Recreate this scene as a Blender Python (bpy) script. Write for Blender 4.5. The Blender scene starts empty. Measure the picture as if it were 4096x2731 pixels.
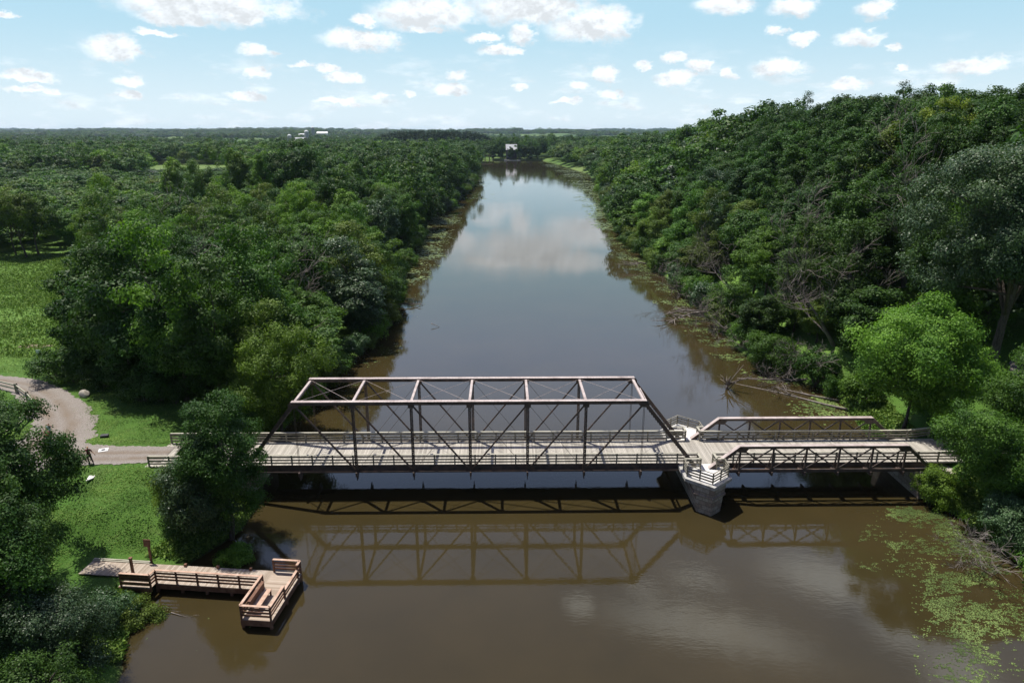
import bpy, math, random
import numpy as np
from mathutils import Vector, Matrix

# ------------------------------------------------------------------ camera, sky, sun, exposure
SC = bpy.context.scene
COL = SC.collection
R = math.radians
cam_data = bpy.data.cameras.new("camera"); cam = bpy.data.objects.new("camera", cam_data); COL.objects.link(cam)
cam.location = (0, 0, 32.5); cam.rotation_euler = (R(73.0), 0, -0.0127)
cam_data.lens = 24; cam_data.sensor_width = 36; cam_data.clip_start = 0.5; cam_data.clip_end = 60000
SC.camera = cam
SUN_DIR = Vector((-0.31, 0.30, 1.0)).normalized()
SUN_EL = math.asin(SUN_DIR.z); SUN_AZ = math.atan2(SUN_DIR.x, SUN_DIR.y)
SC.view_settings.view_transform = 'Standard'; SC.view_settings.look = 'None'
SC.view_settings.exposure = 0.22; SC.view_settings.gamma = 1.0; SC.view_settings.use_curve_mapping = False
SC.cycles.max_bounces = 5; SC.cycles.diffuse_bounces = 2; SC.cycles.glossy_bounces = 2
SC.cycles.transmission_bounces = 2; SC.cycles.transparent_max_bounces = 4; SC.cycles.volume_bounces = 0
SC.cycles.caustics_reflective = False; SC.cycles.caustics_refractive = False
SC.cycles.sample_clamp_indirect = 4.0
SC.render.film_transparent = False

sun_data = bpy.data.lights.new("sun", 'SUN'); sun = bpy.data.objects.new("sun", sun_data); COL.objects.link(sun)
sun_data.energy = 4.9; sun_data.angle = R(0.55); sun_data.color = (1.0, 0.95, 0.87)
sun.rotation_euler = SUN_DIR.to_track_quat('Z', 'Y').to_euler()

SKY_STRENGTH = 0.055
def make_world():
    w = bpy.data.worlds.new("World"); SC.world = w; w.use_nodes = True
    nt = w.node_tree; N = nt.nodes; L = nt.links; N.clear()
    def nd(t, **k):
        n = N.new(t)
        for a, b in k.items(): setattr(n, a, b)
        return n
    def mth(op, a, b=None, c=None, clamp=False):
        n = nd('ShaderNodeMath', operation=op); n.use_clamp = clamp
        for i, v in enumerate((a, b, c)):
            if v is None: continue
            if isinstance(v, (int, float)): n.inputs[i].default_value = v
            else: L.new(v, n.inputs[i])
        return n.outputs[0]
    def vm(op, a, b=None, c=None, out=0):
        n = nd('ShaderNodeVectorMath', operation=op)
        for i, v in enumerate((a, b, c)):
            if v is None: continue
            if isinstance(v, tuple): n.inputs[i].default_value = v
            else: L.new(v, n.inputs[i])
        return n.outputs[out]
    sky = nd('ShaderNodeTexSky', sky_type='NISHITA'); sky.sun_disc = False
    sky.sun_elevation = SUN_EL; sky.sun_rotation = SUN_AZ; sky.altitude = 200; sky.air_density = 1.0
    sky.dust_density = 1.2; sky.ozone_density = 1.0
    tc = nd('ShaderNodeTexCoord'); d = tc.outputs['Generated']
    sx = nd('ShaderNodeSeparateXYZ'); L.new(d, sx.inputs[0])
    az = mth('ARCTAN2', sx.outputs[0], sx.outputs[1])
    el = mth('ARCSINE', sx.outputs[2])
    uv = nd('ShaderNodeCombineXYZ'); L.new(az, uv.inputs[0]); L.new(el, uv.inputs[1]); uv = uv.outputs[0]
    # turbulent outline
    uvs = vm('MULTIPLY', uv, (1.0, 1.5, 1.0))
    n1 = nd('ShaderNodeTexNoise'); n1.inputs['Scale'].default_value = 28; n1.inputs['Detail'].default_value = 8; n1.inputs['Roughness'].default_value = 0.68
    L.new(uvs, n1.inputs['Vector'])
    n2 = nd('ShaderNodeTexNoise'); n2.inputs['Scale'].default_value = 28; n2.inputs['Detail'].default_value = 5; n2.inputs['Roughness'].default_value = 0.66
    L.new(vm('ADD', uvs, (0.004, 0.012, 0)), n2.inputs['Vector'])
    n3 = nd('ShaderNodeTexNoise'); n3.inputs['Scale'].default_value = 9; n3.inputs['Detail'].default_value = 3
    L.new(uvs, n3.inputs['Vector'])
    wob = vm('MULTIPLY', vm('SUBTRACT', n1.outputs['Color'], (0.5, 0.5, 0.5)), (0.055, 0.03, 0.0))
    uvw = vm('ADD', uv, wob)
    # cumulus clouds (azimuth, elevation, half width, half height) in radians
    clouds = CLOUDS
    def field(p, lst):
        best = None
        for (a, e, hw, hh) in lst:
            q = vm('MULTIPLY_ADD', p, (1 / hw, 1 / hh, 0), (-a / hw, -e / hh, 0))
            ln = vm('LENGTH', q, out=1)
            best = ln if best is None else mth('MINIMUM', best, ln)
        return best
    lowc = [c for c in clouds if c[1] < 0.3]; highc = [c for c in clouds if c[1] >= 0.3]
    f1 = mth('MULTIPLY', mth('SUBTRACT', n1.outputs['Fac'], 0.5), 1.3)
    dd = mth('ADD', field(uvw, lowc), f1)
    up = mth('ADD', field(vm('ADD', uvw, (0.003, 0.011, 0)), lowc), mth('MULTIPLY', mth('SUBTRACT', n2.outputs['Fac'], 0.5), 1.3))
    base = nd('ShaderNodeMapRange', interpolation_type='SMOOTHSTEP'); L.new(up, base.inputs[0]); base.inputs[1].default_value = 1.0; base.inputs[2].default_value = 0.2
    dh = mth('ADD', field(uvw, highc), mth('MULTIPLY', f1, 0.5))
    mh = nd('ShaderNodeMapRange', interpolation_type='SMOOTHSTEP'); L.new(dh, mh.inputs[0])
    mh.inputs[1].default_value = 1.25; mh.inputs[2].default_value = 0.15; mh.inputs[3].default_value = 0; mh.inputs[4].default_value = 0.85
    mr = nd('ShaderNodeMapRange', interpolation_type='SMOOTHSTEP'); L.new(dd, mr.inputs[0])
    mr.inputs[1].default_value = 1.25; mr.inputs[2].default_value = 0.58; mr.inputs[3].default_value = 0; mr.inputs[4].default_value = 1
    # thin distant cloud streets low over the horizon
    st = vm('MULTIPLY', uv, (1.0, 3.2, 1.0))
    n4 = nd('ShaderNodeTexNoise'); n4.inputs['Scale'].default_value = 13; n4.inputs['Detail'].default_value = 6; n4.inputs['Roughness'].default_value = 0.6
    L.new(st, n4.inputs['Vector'])
    m4 = nd('ShaderNodeMapRange', interpolation_type='SMOOTHSTEP'); L.new(n4.outputs['Fac'], m4.inputs[0])
    m4.inputs[1].default_value = 0.48; m4.inputs[2].default_value = 0.68; m4.inputs[3].default_value = 0; m4.inputs[4].default_value = 0.6
    lowband = nd('ShaderNodeMapRange', interpolation_type='SMOOTHSTEP'); L.new(el, lowband.inputs[0])
    lowband.inputs[1].default_value = 0.125; lowband.inputs[2].default_value = 0.05; lowband.inputs[3].default_value = 0; lowband.inputs[4].default_value = 1
    thin = mth('MULTIPLY', m4.outputs[0], lowband.outputs[0])
    # high field for the rest of the sky (seen in the water and as light)
    zc = mth('MAXIMUM', sx.outputs[2], 0.12)
    pl = nd('ShaderNodeCombineXYZ'); L.new(mth('DIVIDE', sx.outputs[0], zc), pl.inputs[0]); L.new(mth('DIVIDE', sx.outputs[1], zc), pl.inputs[1])
    n5 = nd('ShaderNodeTexNoise'); n5.inputs['Scale'].default_value = 1.3; n5.inputs['Detail'].default_value = 6; n5.inputs['Roughness'].default_value = 0.58
    L.new(pl.outputs[0], n5.inputs['Vector'])
    m5 = nd('ShaderNodeMapRange', interpolation_type='SMOOTHSTEP'); L.new(n5.outputs['Fac'], m5.inputs[0])
    m5.inputs[1].default_value = 0.60; m5.inputs[2].default_value = 0.70; m5.inputs[3].default_value = 0; m5.inputs[4].default_value = 0.75
    hi = nd('ShaderNodeMapRange'); L.new(el, hi.inputs[0])
    hi.inputs[1].default_value = 0.75; hi.inputs[2].default_value = 0.95
    high = mth('MULTIPLY', m5.outputs[0], hi.outputs[0])
    cov = mth('MAXIMUM', mth('MAXIMUM', mth('MAXIMUM', mr.outputs[0], thin), high), mh.outputs[0], clamp=True)
    # lumpy relief: lit tops, greyer bases
    rel = mth('MULTIPLY', mth('SUBTRACT', n1.outputs['Fac'], n2.outputs['Fac']), 1.2)
    low = mth('MULTIPLY', mth('SUBTRACT', n3.outputs['Fac'], 0.5), 0.25)
    core = nd('ShaderNodeMapRange'); L.new(dd, core.inputs[0]); core.inputs[1].default_value = 0.9; core.inputs[2].default_value = 0.1
    core.inputs[3].default_value = 0.0; core.inputs[4].default_value = -0.03
    br = mth('ADD', mth('ADD', mth('ADD', rel, low), core.outputs[0]), 1.0)
    br = mth('SUBTRACT', br, mth('MULTIPLY', base.outputs[0], 0.17))
    br = mth('MINIMUM', mth('MAXIMUM', br, 0.74), 1.06)
    hb = nd('ShaderNodeMapRange', interpolation_type='SMOOTHSTEP'); L.new(el, hb.inputs[0]); hb.inputs[1].default_value = 0.2; hb.inputs[2].default_value = 0.6; hb.inputs[3].default_value = 1.0; hb.inputs[4].default_value = 2.4   # clouds nearer the sun are far brighter
    cc = vm('SCALE', (0.885, 0.94, 0.985)); L.new(mth('MULTIPLY', br, hb.outputs[0]), cc.node.inputs[3])
    # sky colour: physical sky, tuned for this day's air
    skyc = vm('MULTIPLY', sky.outputs[0], SKY_TINT)
    # bright sky overlay kept ahead, dimmed behind the camera to cut fill light
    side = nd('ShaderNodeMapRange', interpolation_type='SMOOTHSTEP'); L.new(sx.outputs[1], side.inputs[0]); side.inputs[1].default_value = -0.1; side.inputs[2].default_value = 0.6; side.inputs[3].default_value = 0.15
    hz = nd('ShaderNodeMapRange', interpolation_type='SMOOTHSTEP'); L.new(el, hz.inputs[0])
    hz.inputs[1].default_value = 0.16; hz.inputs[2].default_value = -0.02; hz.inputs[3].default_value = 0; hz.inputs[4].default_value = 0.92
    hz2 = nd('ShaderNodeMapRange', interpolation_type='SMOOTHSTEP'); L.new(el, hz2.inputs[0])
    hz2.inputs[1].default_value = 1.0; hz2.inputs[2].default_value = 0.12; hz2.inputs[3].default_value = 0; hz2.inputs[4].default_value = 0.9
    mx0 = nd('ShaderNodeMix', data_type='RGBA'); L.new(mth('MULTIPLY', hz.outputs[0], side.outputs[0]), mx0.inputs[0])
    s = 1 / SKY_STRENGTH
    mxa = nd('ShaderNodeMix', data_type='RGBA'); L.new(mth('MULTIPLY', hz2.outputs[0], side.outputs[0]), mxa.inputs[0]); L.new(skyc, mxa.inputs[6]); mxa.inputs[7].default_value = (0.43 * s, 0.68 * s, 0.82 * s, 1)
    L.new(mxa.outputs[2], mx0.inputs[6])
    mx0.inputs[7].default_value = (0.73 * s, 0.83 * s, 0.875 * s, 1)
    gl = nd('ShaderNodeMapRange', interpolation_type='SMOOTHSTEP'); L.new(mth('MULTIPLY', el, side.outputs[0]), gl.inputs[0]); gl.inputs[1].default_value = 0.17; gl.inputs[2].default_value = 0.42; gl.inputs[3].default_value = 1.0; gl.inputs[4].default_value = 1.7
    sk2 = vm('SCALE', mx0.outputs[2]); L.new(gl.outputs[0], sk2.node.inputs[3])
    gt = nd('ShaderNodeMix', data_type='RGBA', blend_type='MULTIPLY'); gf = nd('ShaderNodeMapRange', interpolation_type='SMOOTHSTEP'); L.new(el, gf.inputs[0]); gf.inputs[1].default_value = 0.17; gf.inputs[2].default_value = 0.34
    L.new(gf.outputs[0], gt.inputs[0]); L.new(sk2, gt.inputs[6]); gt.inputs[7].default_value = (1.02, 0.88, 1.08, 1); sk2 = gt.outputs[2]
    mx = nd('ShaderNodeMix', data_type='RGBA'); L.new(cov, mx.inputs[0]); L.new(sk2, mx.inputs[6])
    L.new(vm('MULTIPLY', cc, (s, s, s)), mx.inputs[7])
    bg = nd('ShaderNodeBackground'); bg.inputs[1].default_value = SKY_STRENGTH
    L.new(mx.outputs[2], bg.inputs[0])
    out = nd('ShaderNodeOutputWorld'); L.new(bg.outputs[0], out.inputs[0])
    w.cycles.sampling_method = 'MANUAL'; w.cycles.sample_map_resolution = 512
SKY_TINT = (1.0, 1.0, 1.0)
CLOUDS = [(-0.3732, 0.1492, 0.1097, 0.0215), (-0.4119, 0.1325, 0.0441, 0.0090), (-0.3316, 0.1388, 0.0350, 0.0086), (-0.4802, 0.0954, 0.0344, 0.0143), (-0.3176, 0.0993, 0.0274, 0.0077), (-0.3245, 0.0738, 0.0155, 0.0078), (-0.2680, 0.0857, 0.0160, 0.0040), (-0.2363, 0.0817, 0.0150, 0.0060), (-0.2135, 0.0703, 0.0268, 0.0074), (-0.1879, 0.1160, 0.0542, 0.0130), (-0.1819, 0.1400, 0.0164, 0.0070), (-0.1037, 0.1490, 0.0744, 0.0205), (-0.1044, 0.1308, 0.0246, 0.0065), (-0.0622, 0.0763, 0.0166, 0.0062), (-0.0698, 0.0580, 0.0280, 0.0091), (-0.5720, 0.0629, 0.0283, 0.0064), (-0.5765, 0.0484, 0.0235, 0.0047), (-0.5520, 0.0449, 0.0096, 0.0042), (-0.4671, 0.0590, 0.0181, 0.0074), (-0.4719, 0.0420, 0.0181, 0.0056), (-0.4334, 0.1141, 0.0248, 0.0042), (-0.3392, 0.0446, 0.0251, 0.0060), (-0.2214, 0.0390, 0.0360, 0.0048), (-0.1632, 0.0490, 0.0163, 0.0049), (-0.1280, 0.0515, 0.0092, 0.0049), (0.0353, 0.1592, 0.0841, 0.0242), (0.1198, 0.1351, 0.0642, 0.0208), (0.0268, 0.1264, 0.0197, 0.0119), (0.0180, 0.1060, 0.0145, 0.0061), (0.2862, 0.1549, 0.0358, 0.0124), (0.3728, 0.1478, 0.0310, 0.0109), (0.4636, 0.1403, 0.0250, 0.0106), (0.3551, 0.1231, 0.0116, 0.0069), (0.3857, 0.1108, 0.0181, 0.0075), (0.4498, 0.1102, 0.0267, 0.0097), (0.4891, 0.0986, 0.0104, 0.0048), (0.2277, 0.0935, 0.0177, 0.0073), (0.2620, 0.0849, 0.0193, 0.0080), (0.1395, 0.0748, 0.0170, 0.0103), (0.1867, 0.0835, 0.0103, 0.0054), (0.2323, 0.0682, 0.0291, 0.0095), (0.3043, 0.0733, 0.0122, 0.0073), (0.3625, 0.0792, 0.0348, 0.0103), (0.5018, 0.0744, 0.0083, 0.0037), (0.4437, 0.0579, 0.0230, 0.0076), (0.5719, 0.0729, 0.0383, 0.0088), (0.0241, 0.0610, 0.0121, 0.0049), (0.1046, 0.0596, 0.0159, 0.0070), (-0.0260, 0.1210, 0.0250, 0.0060), (-0.0026, 0.1055, 0.0317, 0.0074), (0.1463, 0.0510, 0.0158, 0.0063), (0.0872, 0.0417, 0.0201, 0.0042), (-0.5852, 0.1247, 0.0089, 0.0044), (0.0553, 0.1795, 0.1464, 0.0162), (0.5080, 0.5720, 0.1032, 0.0316), (0.6154, 0.5895, 0.0641, 0.0418), (0.6880, 0.6248, 0.0546, 0.0412), (0.7596, 0.6482, 0.0494, 0.0297), (0.3400, 0.6662, 0.1899, 0.0319), (0.1324, 0.6619, 0.0371, 0.0178), (0.2367, 0.6309, 0.0493, 0.0078), (0.3191, 0.6091, 0.0598, 0.0111)]

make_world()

# ------------------------------------------------------------------ small numpy noise
def vnoise(x, y, seed=0):
    x = np.asarray(x, float); y = np.asarray(y, float)
    xi = np.floor(x).astype(np.int64); yi = np.floor(y).astype(np.int64)
    fx = x - xi; fy = y - yi; fx = fx * fx * (3 - 2 * fx); fy = fy * fy * (3 - 2 * fy)
    def h(a, b):
        n = (a * 374761393 + b * 668265263 + seed * 974711) & 0xffffffff
        n = ((n ^ (n >> 13)) * 1274126177) & 0xffffffff
        return ((n ^ (n >> 16)) & 0xffff) / 65535.0
    return (h(xi, yi) * (1 - fx) + h(xi + 1, yi) * fx) * (1 - fy) + (h(xi, yi + 1) * (1 - fx) + h(xi + 1, yi + 1) * fx) * fy
def fbm(x, y, seed=0, oct=4):
    s = 0; a = 0.5; t = 0
    for i in range(oct):
        s = s + a * vnoise(x * 2 ** i, y * 2 ** i, seed + i * 17); t += a; a *= 0.5
    return s / t
def sstep(a, b, x):
    t = np.clip((x - a) / (b - a), 0, 1); return t * t * (3 - 2 * t)

# ------------------------------------------------------------------ river and terrain
LB = np.array([(-22, -200), (-22, 0), (-23.9, 34.5), (-26.7, 41.3), (-26.4, 43), (-24.8, 46.9), (-22.6, 51), (-22.6, 57), (-25.5, 66), (-25.0, 78), (-22.7, 94.5),
               (-19.7, 118.3), (-24.5, 156.6), (-26.1, 208.7), (-28.9, 275.7), (-23.8, 327.4), (-19.3, 473.5), (-25.6, 684.0), (-31.4, 843.3), (-40, 1100)])
RB = np.array([(34, -200), (34, 0), (36.3, 38), (40.7, 45.5), (39.9, 55.5), (39.5, 60), (41.8, 74.6), (42.4, 83.1), (37.6, 91.8), (36.6, 102.1), (37.7, 117.6),
               (38.6, 146.4), (37.2, 178.3), (38.7, 221.5), (47.3, 307.3), (62, 440), (69.3, 573.7), (57.7, 749.2), (49.2, 842.3), (40, 1100)])
def banks(y):
    y = np.asarray(y, float)
    w = (fbm(y * 0.11, y * 0 + 3.1, 5) - 0.5) * 3.0 * sstep(64, 90, y)
    return np.interp(y, LB[:, 1], LB[:, 0]) + w, np.interp(y, RB[:, 1], RB[:, 0]) + w * 0.8
def height(x, y):
    x = np.asarray(x, float); y = np.asarray(y, float)
    xl, xr = banks(y)
    dl = xl - x; dr = x - xr
    # left land
    hl = -0.9 + 1.25 * sstep(-1.6, 0.6, dl) + 0.9 * sstep(0.5, 4.0, dl) + 1.2 * sstep(3, 11, dl)
    # bridge approach causeway
    hl = hl + (3.0 - hl) * sstep(0.4, 3, dl) * sstep(5.5, 3.0, np.abs(y - 59.8))
    hl = np.where(dl > 8, hl + 0.5 * (fbm(x * 0.02, y * 0.02, 9) - 0.5) * sstep(8, 60, dl), hl)
    # the shore is low and flat where the dock lands
    wdk = sstep(5.5, 1.5, np.abs(y - (45.0 - (x + 28) * 0.12))) * sstep(-37.5, -33, x)
    hl = np.where(wdk > 0, hl * (1 - wdk) + np.minimum(hl, 0.55) * wdk, hl)
    # right slope
    hm = np.interp(y, [-50, 40, 62, 80, 100, 150, 220, 300, 420, 600, 800, 900], [3, 3, 4, 11, 19, 20, 20, 18, 13, 8, 4, 2])
    wd = np.interp(y, [0, 60, 80, 140, 250, 500], [30, 34, 36, 40, 50, 70])
    hr = -0.9 + 1.5 * sstep(-1.2, 0.8, dr) + 1.9 * sstep(0.5, 8, dr) + hm * sstep(3, 1, 0 * dr) * sstep(4, wd, dr)
    hr = hr + (2.98 - hr) * sstep(-1.0, 3, dr) * sstep(6.5, 3.6, np.abs(y - 59.8)) * sstep(30, 12, dr)
    # the hill falls away again behind its crest
    h = np.where(dl > -3, np.maximum(hl, -1.2), np.where(dr > -3, hr, -1.2))
    h = np.where((dl <= -3) & (dr <= -3), -1.2, h)
    # the end of the reach and the country beyond
    far = sstep(858, 872, y + 6 * np.sin(x * 0.03))
    inlet = sstep(14, 9, np.abs(x + 26)) * sstep(900, 880, y) * sstep(835, 850, y)
    hb = 2.2 + 1.0 * fbm(x * 0.01, y * 0.01, 3)
    h = h * (1 - far) + hb * far
    h = np.where(inlet > 0, h * (1 - inlet) + (-1.2) * inlet, h)
    D = np.sqrt(x * x + y * y)
    roll = fbm(x / 900.0 + 7, y / 1300.0, 21, 4)
    h = h + sstep(900, 4000, D) * (roll * 60 - 22) * sstep(500, 3000, D) + sstep(3500, 9000, D) * (2 + 60 * fbm(x / 2500.0, y / 4000.0, 31, 3))
    return h
def H1(x, y): return float(height(np.array([x]), np.array([y]))[0])

# ------------------------------------------------------------------ object helpers
def link(o, parent=None):
    COL.objects.link(o)
    if parent is not None: o.parent = parent
    return o
def tag(o, label=None, cat=None, group=None, kind=None):
    if label: o['label'] = label
    if cat: o['category'] = cat
    if group: o['group'] = group
    if kind: o['kind'] = kind
    return o
def empty(name, loc, rz=0.0):
    o = bpy.data.objects.new(name, None); o.empty_display_size = 0.3
    COL.objects.link(o); o.location = loc; o.rotation_euler = (0, 0, rz); return o
def mesh_np(name, V, Fq, mat=None, tint=None, smooth=False):
    """V (n,3); Fq (m,k) all polygons with k corners"""
    me = bpy.data.meshes.new(name)
    V = np.ascontiguousarray(V, dtype=np.float32); Fq = np.ascontiguousarray(Fq, dtype=np.int32)
    k = Fq.shape[1]
    me.vertices.add(len(V)); me.vertices.foreach_set('co', V.ravel())
    me.loops.add(Fq.size); me.loops.foreach_set('vertex_index', Fq.ravel())
    me.polygons.add(len(Fq)); me.polygons.foreach_set('loop_start', np.arange(0, Fq.size, k, dtype=np.int32))
    me.polygons.foreach_set('loop_total', np.full(len(Fq), k, dtype=np.int32))
    if smooth: me.polygons.foreach_set('use_smooth', np.ones(len(Fq), dtype=bool))
    if tint is not None:
        a = me.attributes.new('tint', 'FLOAT', 'FACE'); a.data.foreach_set('value', np.ascontiguousarray(tint, dtype=np.float32))
    me.update(calc_edges=True)
    if mat: me.materials.append(mat)
    return me
class MB:
    def __init__(s): s.v = []; s.f = []
    def add(s, vs, fs):
        b = len(s.v); s.v += [tuple(p) for p in vs]; s.f += [tuple(i + b for i in f) for f in fs]
    def box(s, x0, x1, y0, y1, z0, z1):
        s.add([(x0, y0, z0), (x1, y0, z0), (x1, y1, z0), (x0, y1, z0), (x0, y0, z1), (x1, y0, z1), (x1, y1, z1), (x0, y1, z1)],
              [(0, 3, 2, 1), (4, 5, 6, 7), (0, 1, 5, 4), (1, 2, 6, 5), (2, 3, 7, 6), (3, 0, 4, 7)])
    def beam(s, p0, p1, w, h, side=(0, 1, 0)):
        """w across `side`, h across the third axis"""
        p0 = Vector(p0); p1 = Vector(p1); d = (p1 - p0).normalized(); sd = Vector(side)
        sd = (sd - d * sd.dot(d)); 
        if sd.length < 1e-4: sd = Vector((1, 0, 0)) - d * d.x
        sd.normalize(); up = d.cross(sd).normalized()
        vs = []
        for p in (p0, p1):
            for a, b in ((-1, -1), (1, -1), (1, 1), (-1, 1)): vs.append(p + sd * (a * w / 2) + up * (b * h / 2))
        s.add(vs, [(0, 3, 2, 1), (4, 5, 6, 7), (0, 1, 5, 4), (1, 2, 6, 5), (2, 3, 7, 6), (3, 0, 4, 7)])
    def tube(s, pts, rad, n=6, cap=True):
        pts = [Vector(p) for p in pts]
        if not hasattr(rad, '__len__'): rad = [rad] * len(pts)
        rings = []
        b = len(s.v)
        for i, p in enumerate(pts):
            d = (pts[min(i + 1, len(pts) - 1)] - pts[max(i - 1, 0)]).normalized()
            a = Vector((0, 0, 1)) if abs(d.z) < 0.9 else Vector((1, 0, 0))
            u = d.cross(a).normalized(); w = d.cross(u)
            for k in range(n):
                t = 2 * math.pi * k / n
                s.v.append(tuple(p + (u * math.cos(t) + w * math.sin(t)) * rad[i]))
        for i in range(len(pts) - 1):
            for k in range(n):
                k2 = (k + 1) % n
                s.f.append((b + i * n + k, b + i * n + k2, b + (i + 1) * n + k2, b + (i + 1) * n + k))
        if cap:
            s.f.append(tuple(b + k for k in range(n))[::-1]); s.f.append(tuple(b + (len(pts) - 1) * n + k for k in range(n)))
    def prism(s, poly, z0, z1, poly_top=None):
        n = len(poly); pt = poly_top or poly
        s.add([(p[0], p[1], z0) for p in poly] + [(p[0], p[1], z1) for p in pt],
              [tuple(range(n))[::-1], tuple(range(n, 2 * n))] + [(i, (i + 1) % n, n + (i + 1) % n, n + i) for i in range(n)])
    def build(s, name, mat, parent=None, smooth=False, bevel=0.0):
        me = bpy.data.meshes.new(name); me.from_pydata(s.v, [], s.f); me.update()
        import bmesh
        bm = bmesh.new(); bm.from_mesh(me); bmesh.ops.recalc_face_normals(bm, faces=bm.faces); bm.to_mesh(me); bm.free()
        if smooth: me.polygons.foreach_set('use_smooth', [True] * len(me.polygons))
        me.materials.append(mat)
        o = bpy.data.objects.new(name, me); link(o, parent)
        if bevel:
            m = o.modifiers.new('bevel', 'BEVEL'); m.width = bevel; m.segments = 1; m.limit_method = 'ANGLE'
        return o

# ------------------------------------------------------------------ materials
def new_mat(name):
    m = bpy.data.materials.new(name); m.use_nodes = True; nt = m.node_tree; nt.nodes.clear()
    out = nt.nodes.new('ShaderNodeOutputMaterial'); return m, nt, out
class G:
    def __init__(s, nt): s.nt = nt
    def n(s, t, ins=None, **k):
        x = s.nt.nodes.new(t)
        for a, b in k.items(): setattr(x, a, b)
        for a, b in (ins or {}).items():
            if hasattr(b, 'links') or isinstance(b, bpy.types.NodeSocket): s.nt.links.new(b, x.inputs[a])
            else: x.inputs[a].default_value = b
        return x
    def l(s, a, b): s.nt.links.new(a, b)
def noise(g, scale, detail=4, rough=0.55, vec=None, dim=None):
    n = g.n('ShaderNodeTexNoise', {'Scale': scale, 'Detail': detail, 'Roughness': rough})
    if vec is not None: g.l(vec, n.inputs['Vector'])
    return n
def ramp(g, fac, stops):
    r = g.n('ShaderNodeValToRGB'); g.l(fac, r.inputs[0]); e = r.color_ramp.elements
    while len(e) < len(stops): e.new(0.5)
    for i, (p, c) in enumerate(stops):
        e[i].position = p; e[i].color = (c[0], c[1], c[2], 1)
    return r.outputs[0]
def mixc(g, fac, a, b, mode='MIX'):
    m = g.n('ShaderNodeMix', data_type='RGBA', blend_type=mode)
    for i, v in ((0, fac), (6, a), (7, b)):
        if isinstance(v, bpy.types.NodeSocket): g.l(v, m.inputs[i])
        elif isinstance(v, (int, float)): m.inputs[i].default_value = v
        else: m.inputs[i].default_value = (v[0], v[1], v[2], 1)
    return m.outputs[2]

def surf_mat(name, c1, c2, scale=3.0, rough=0.8, bump=0.15, bscale=20.0, spec=0.3, c3=None, metallic=0.0, stretch=(1, 1, 1)):
    m, nt, out = new_mat(name); g = G(nt)
    tc = g.n('ShaderNodeTexCoord'); mp = g.n('ShaderNodeMapping', {'Scale': stretch}); g.l(tc.outputs['Object'], mp.inputs[0])
    n1 = noise(g, scale, 5, 0.6, mp.outputs[0])
    stops = [(0.3, c1), (0.7, c2)] if c3 is None else [(0.28, c1), (0.5, c2), (0.74, c3)]
    col = ramp(g, n1.outputs['Fac'], stops)
    n2 = noise(g, bscale, 3, 0.6, mp.outputs[0])
    b = g.n('ShaderNodeBump', {'Strength': bump, 'Distance': 0.03}); g.l(n2.outputs['Fac'], b.inputs['Height'])
    p = g.n('ShaderNodeBsdfPrincipled', {'Roughness': rough, 'Metallic': metallic, 'Specular IOR Level': spec})
    g.l(col, p.inputs['Base Color']); g.l(b.outputs[0], p.inputs['Normal']); g.l(p.outputs[0], out.inputs[0])
    return m

def plank_mat(name, cols, width, axis='x', rough=0.85, gap=0.05, grain=1.0):
    """boards side by side along `axis`, each with its own tone"""
    m, nt, out = new_mat(name); g = G(nt)
    tc = g.n('ShaderNodeTexCoord'); sp = g.n('ShaderNodeSeparateXYZ'); g.l(tc.outputs['Object'], sp.inputs[0])
    a = sp.outputs[0 if axis == 'x' else 1]
    q = g.n('ShaderNodeMath', {1: width}, operation='DIVIDE'); g.l(a, q.inputs[0])
    fl = g.n('ShaderNodeMath', operation='FLOOR'); g.l(q.outputs[0], fl.inputs[0])
    fr = g.n('ShaderNodeMath', operation='FRACT'); g.l(q.outputs[0], fr.inputs[0])
    wn = g.n('ShaderNodeTexWhiteNoise', noise_dimensions='1D'); g.l(fl.outputs[0], wn.inputs['W'])
    mp = g.n('ShaderNodeMapping', {'Scale': (18, 1.2, 4) if axis == 'x' else (1.2, 18, 4)}); g.l(tc.outputs['Object'], mp.inputs[0])
    n1 = noise(g, 1.3, 5, 0.65, mp.outputs[0])
    n0 = noise(g, 0.5, 3, 0.6, tc.outputs['Object'])
    s = g.n('ShaderNodeMath', {1: 0.55}, operation='MULTIPLY'); g.l(wn.outputs[0], s.inputs[0])
    s2 = g.n('ShaderNodeMath', {1: 0.35 * grain}, operation='MULTIPLY'); g.l(n1.outputs['Fac'], s2.inputs[0])
    s3 = g.n('ShaderNodeMath', {1: 0.35}, operation='MULTIPLY'); g.l(n0.outputs['Fac'], s3.inputs[0])
    t = g.n('ShaderNodeMath', operation='ADD'); g.l(s.outputs[0], t.inputs[0]); g.l(s2.outputs[0], t.inputs[1])
    t2 = g.n('ShaderNodeMath', operation='ADD'); g.l(t.outputs[0], t2.inputs[0]); g.l(s3.outputs[0], t2.inputs[1])
    col = ramp(g, t2.outputs[0], [(0.15, cols[0]), (0.55, cols[1]), (1.0, cols[2])])
    lt = g.n('ShaderNodeMath', {1: gap}, operation='LESS_THAN'); g.l(fr.outputs[0], lt.inputs[0])
    col = mixc(g, lt.outputs[0], col, tuple(c * 0.12 for c in cols[0]))
    b = g.n('ShaderNodeBump', {'Strength': 0.25, 'Distance': 0.01}); g.l(n1.outputs['Fac'], b.inputs['Height'])
    p = g.n('ShaderNodeBsdfPrincipled', {'Roughness': rough, 'Specular IOR Level': 0.25})
    g.l(col, p.inputs['Base Color']); g.l(b.outputs[0], p.inputs['Normal']); g.l(p.outputs[0], out.inputs[0])
    return m

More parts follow.
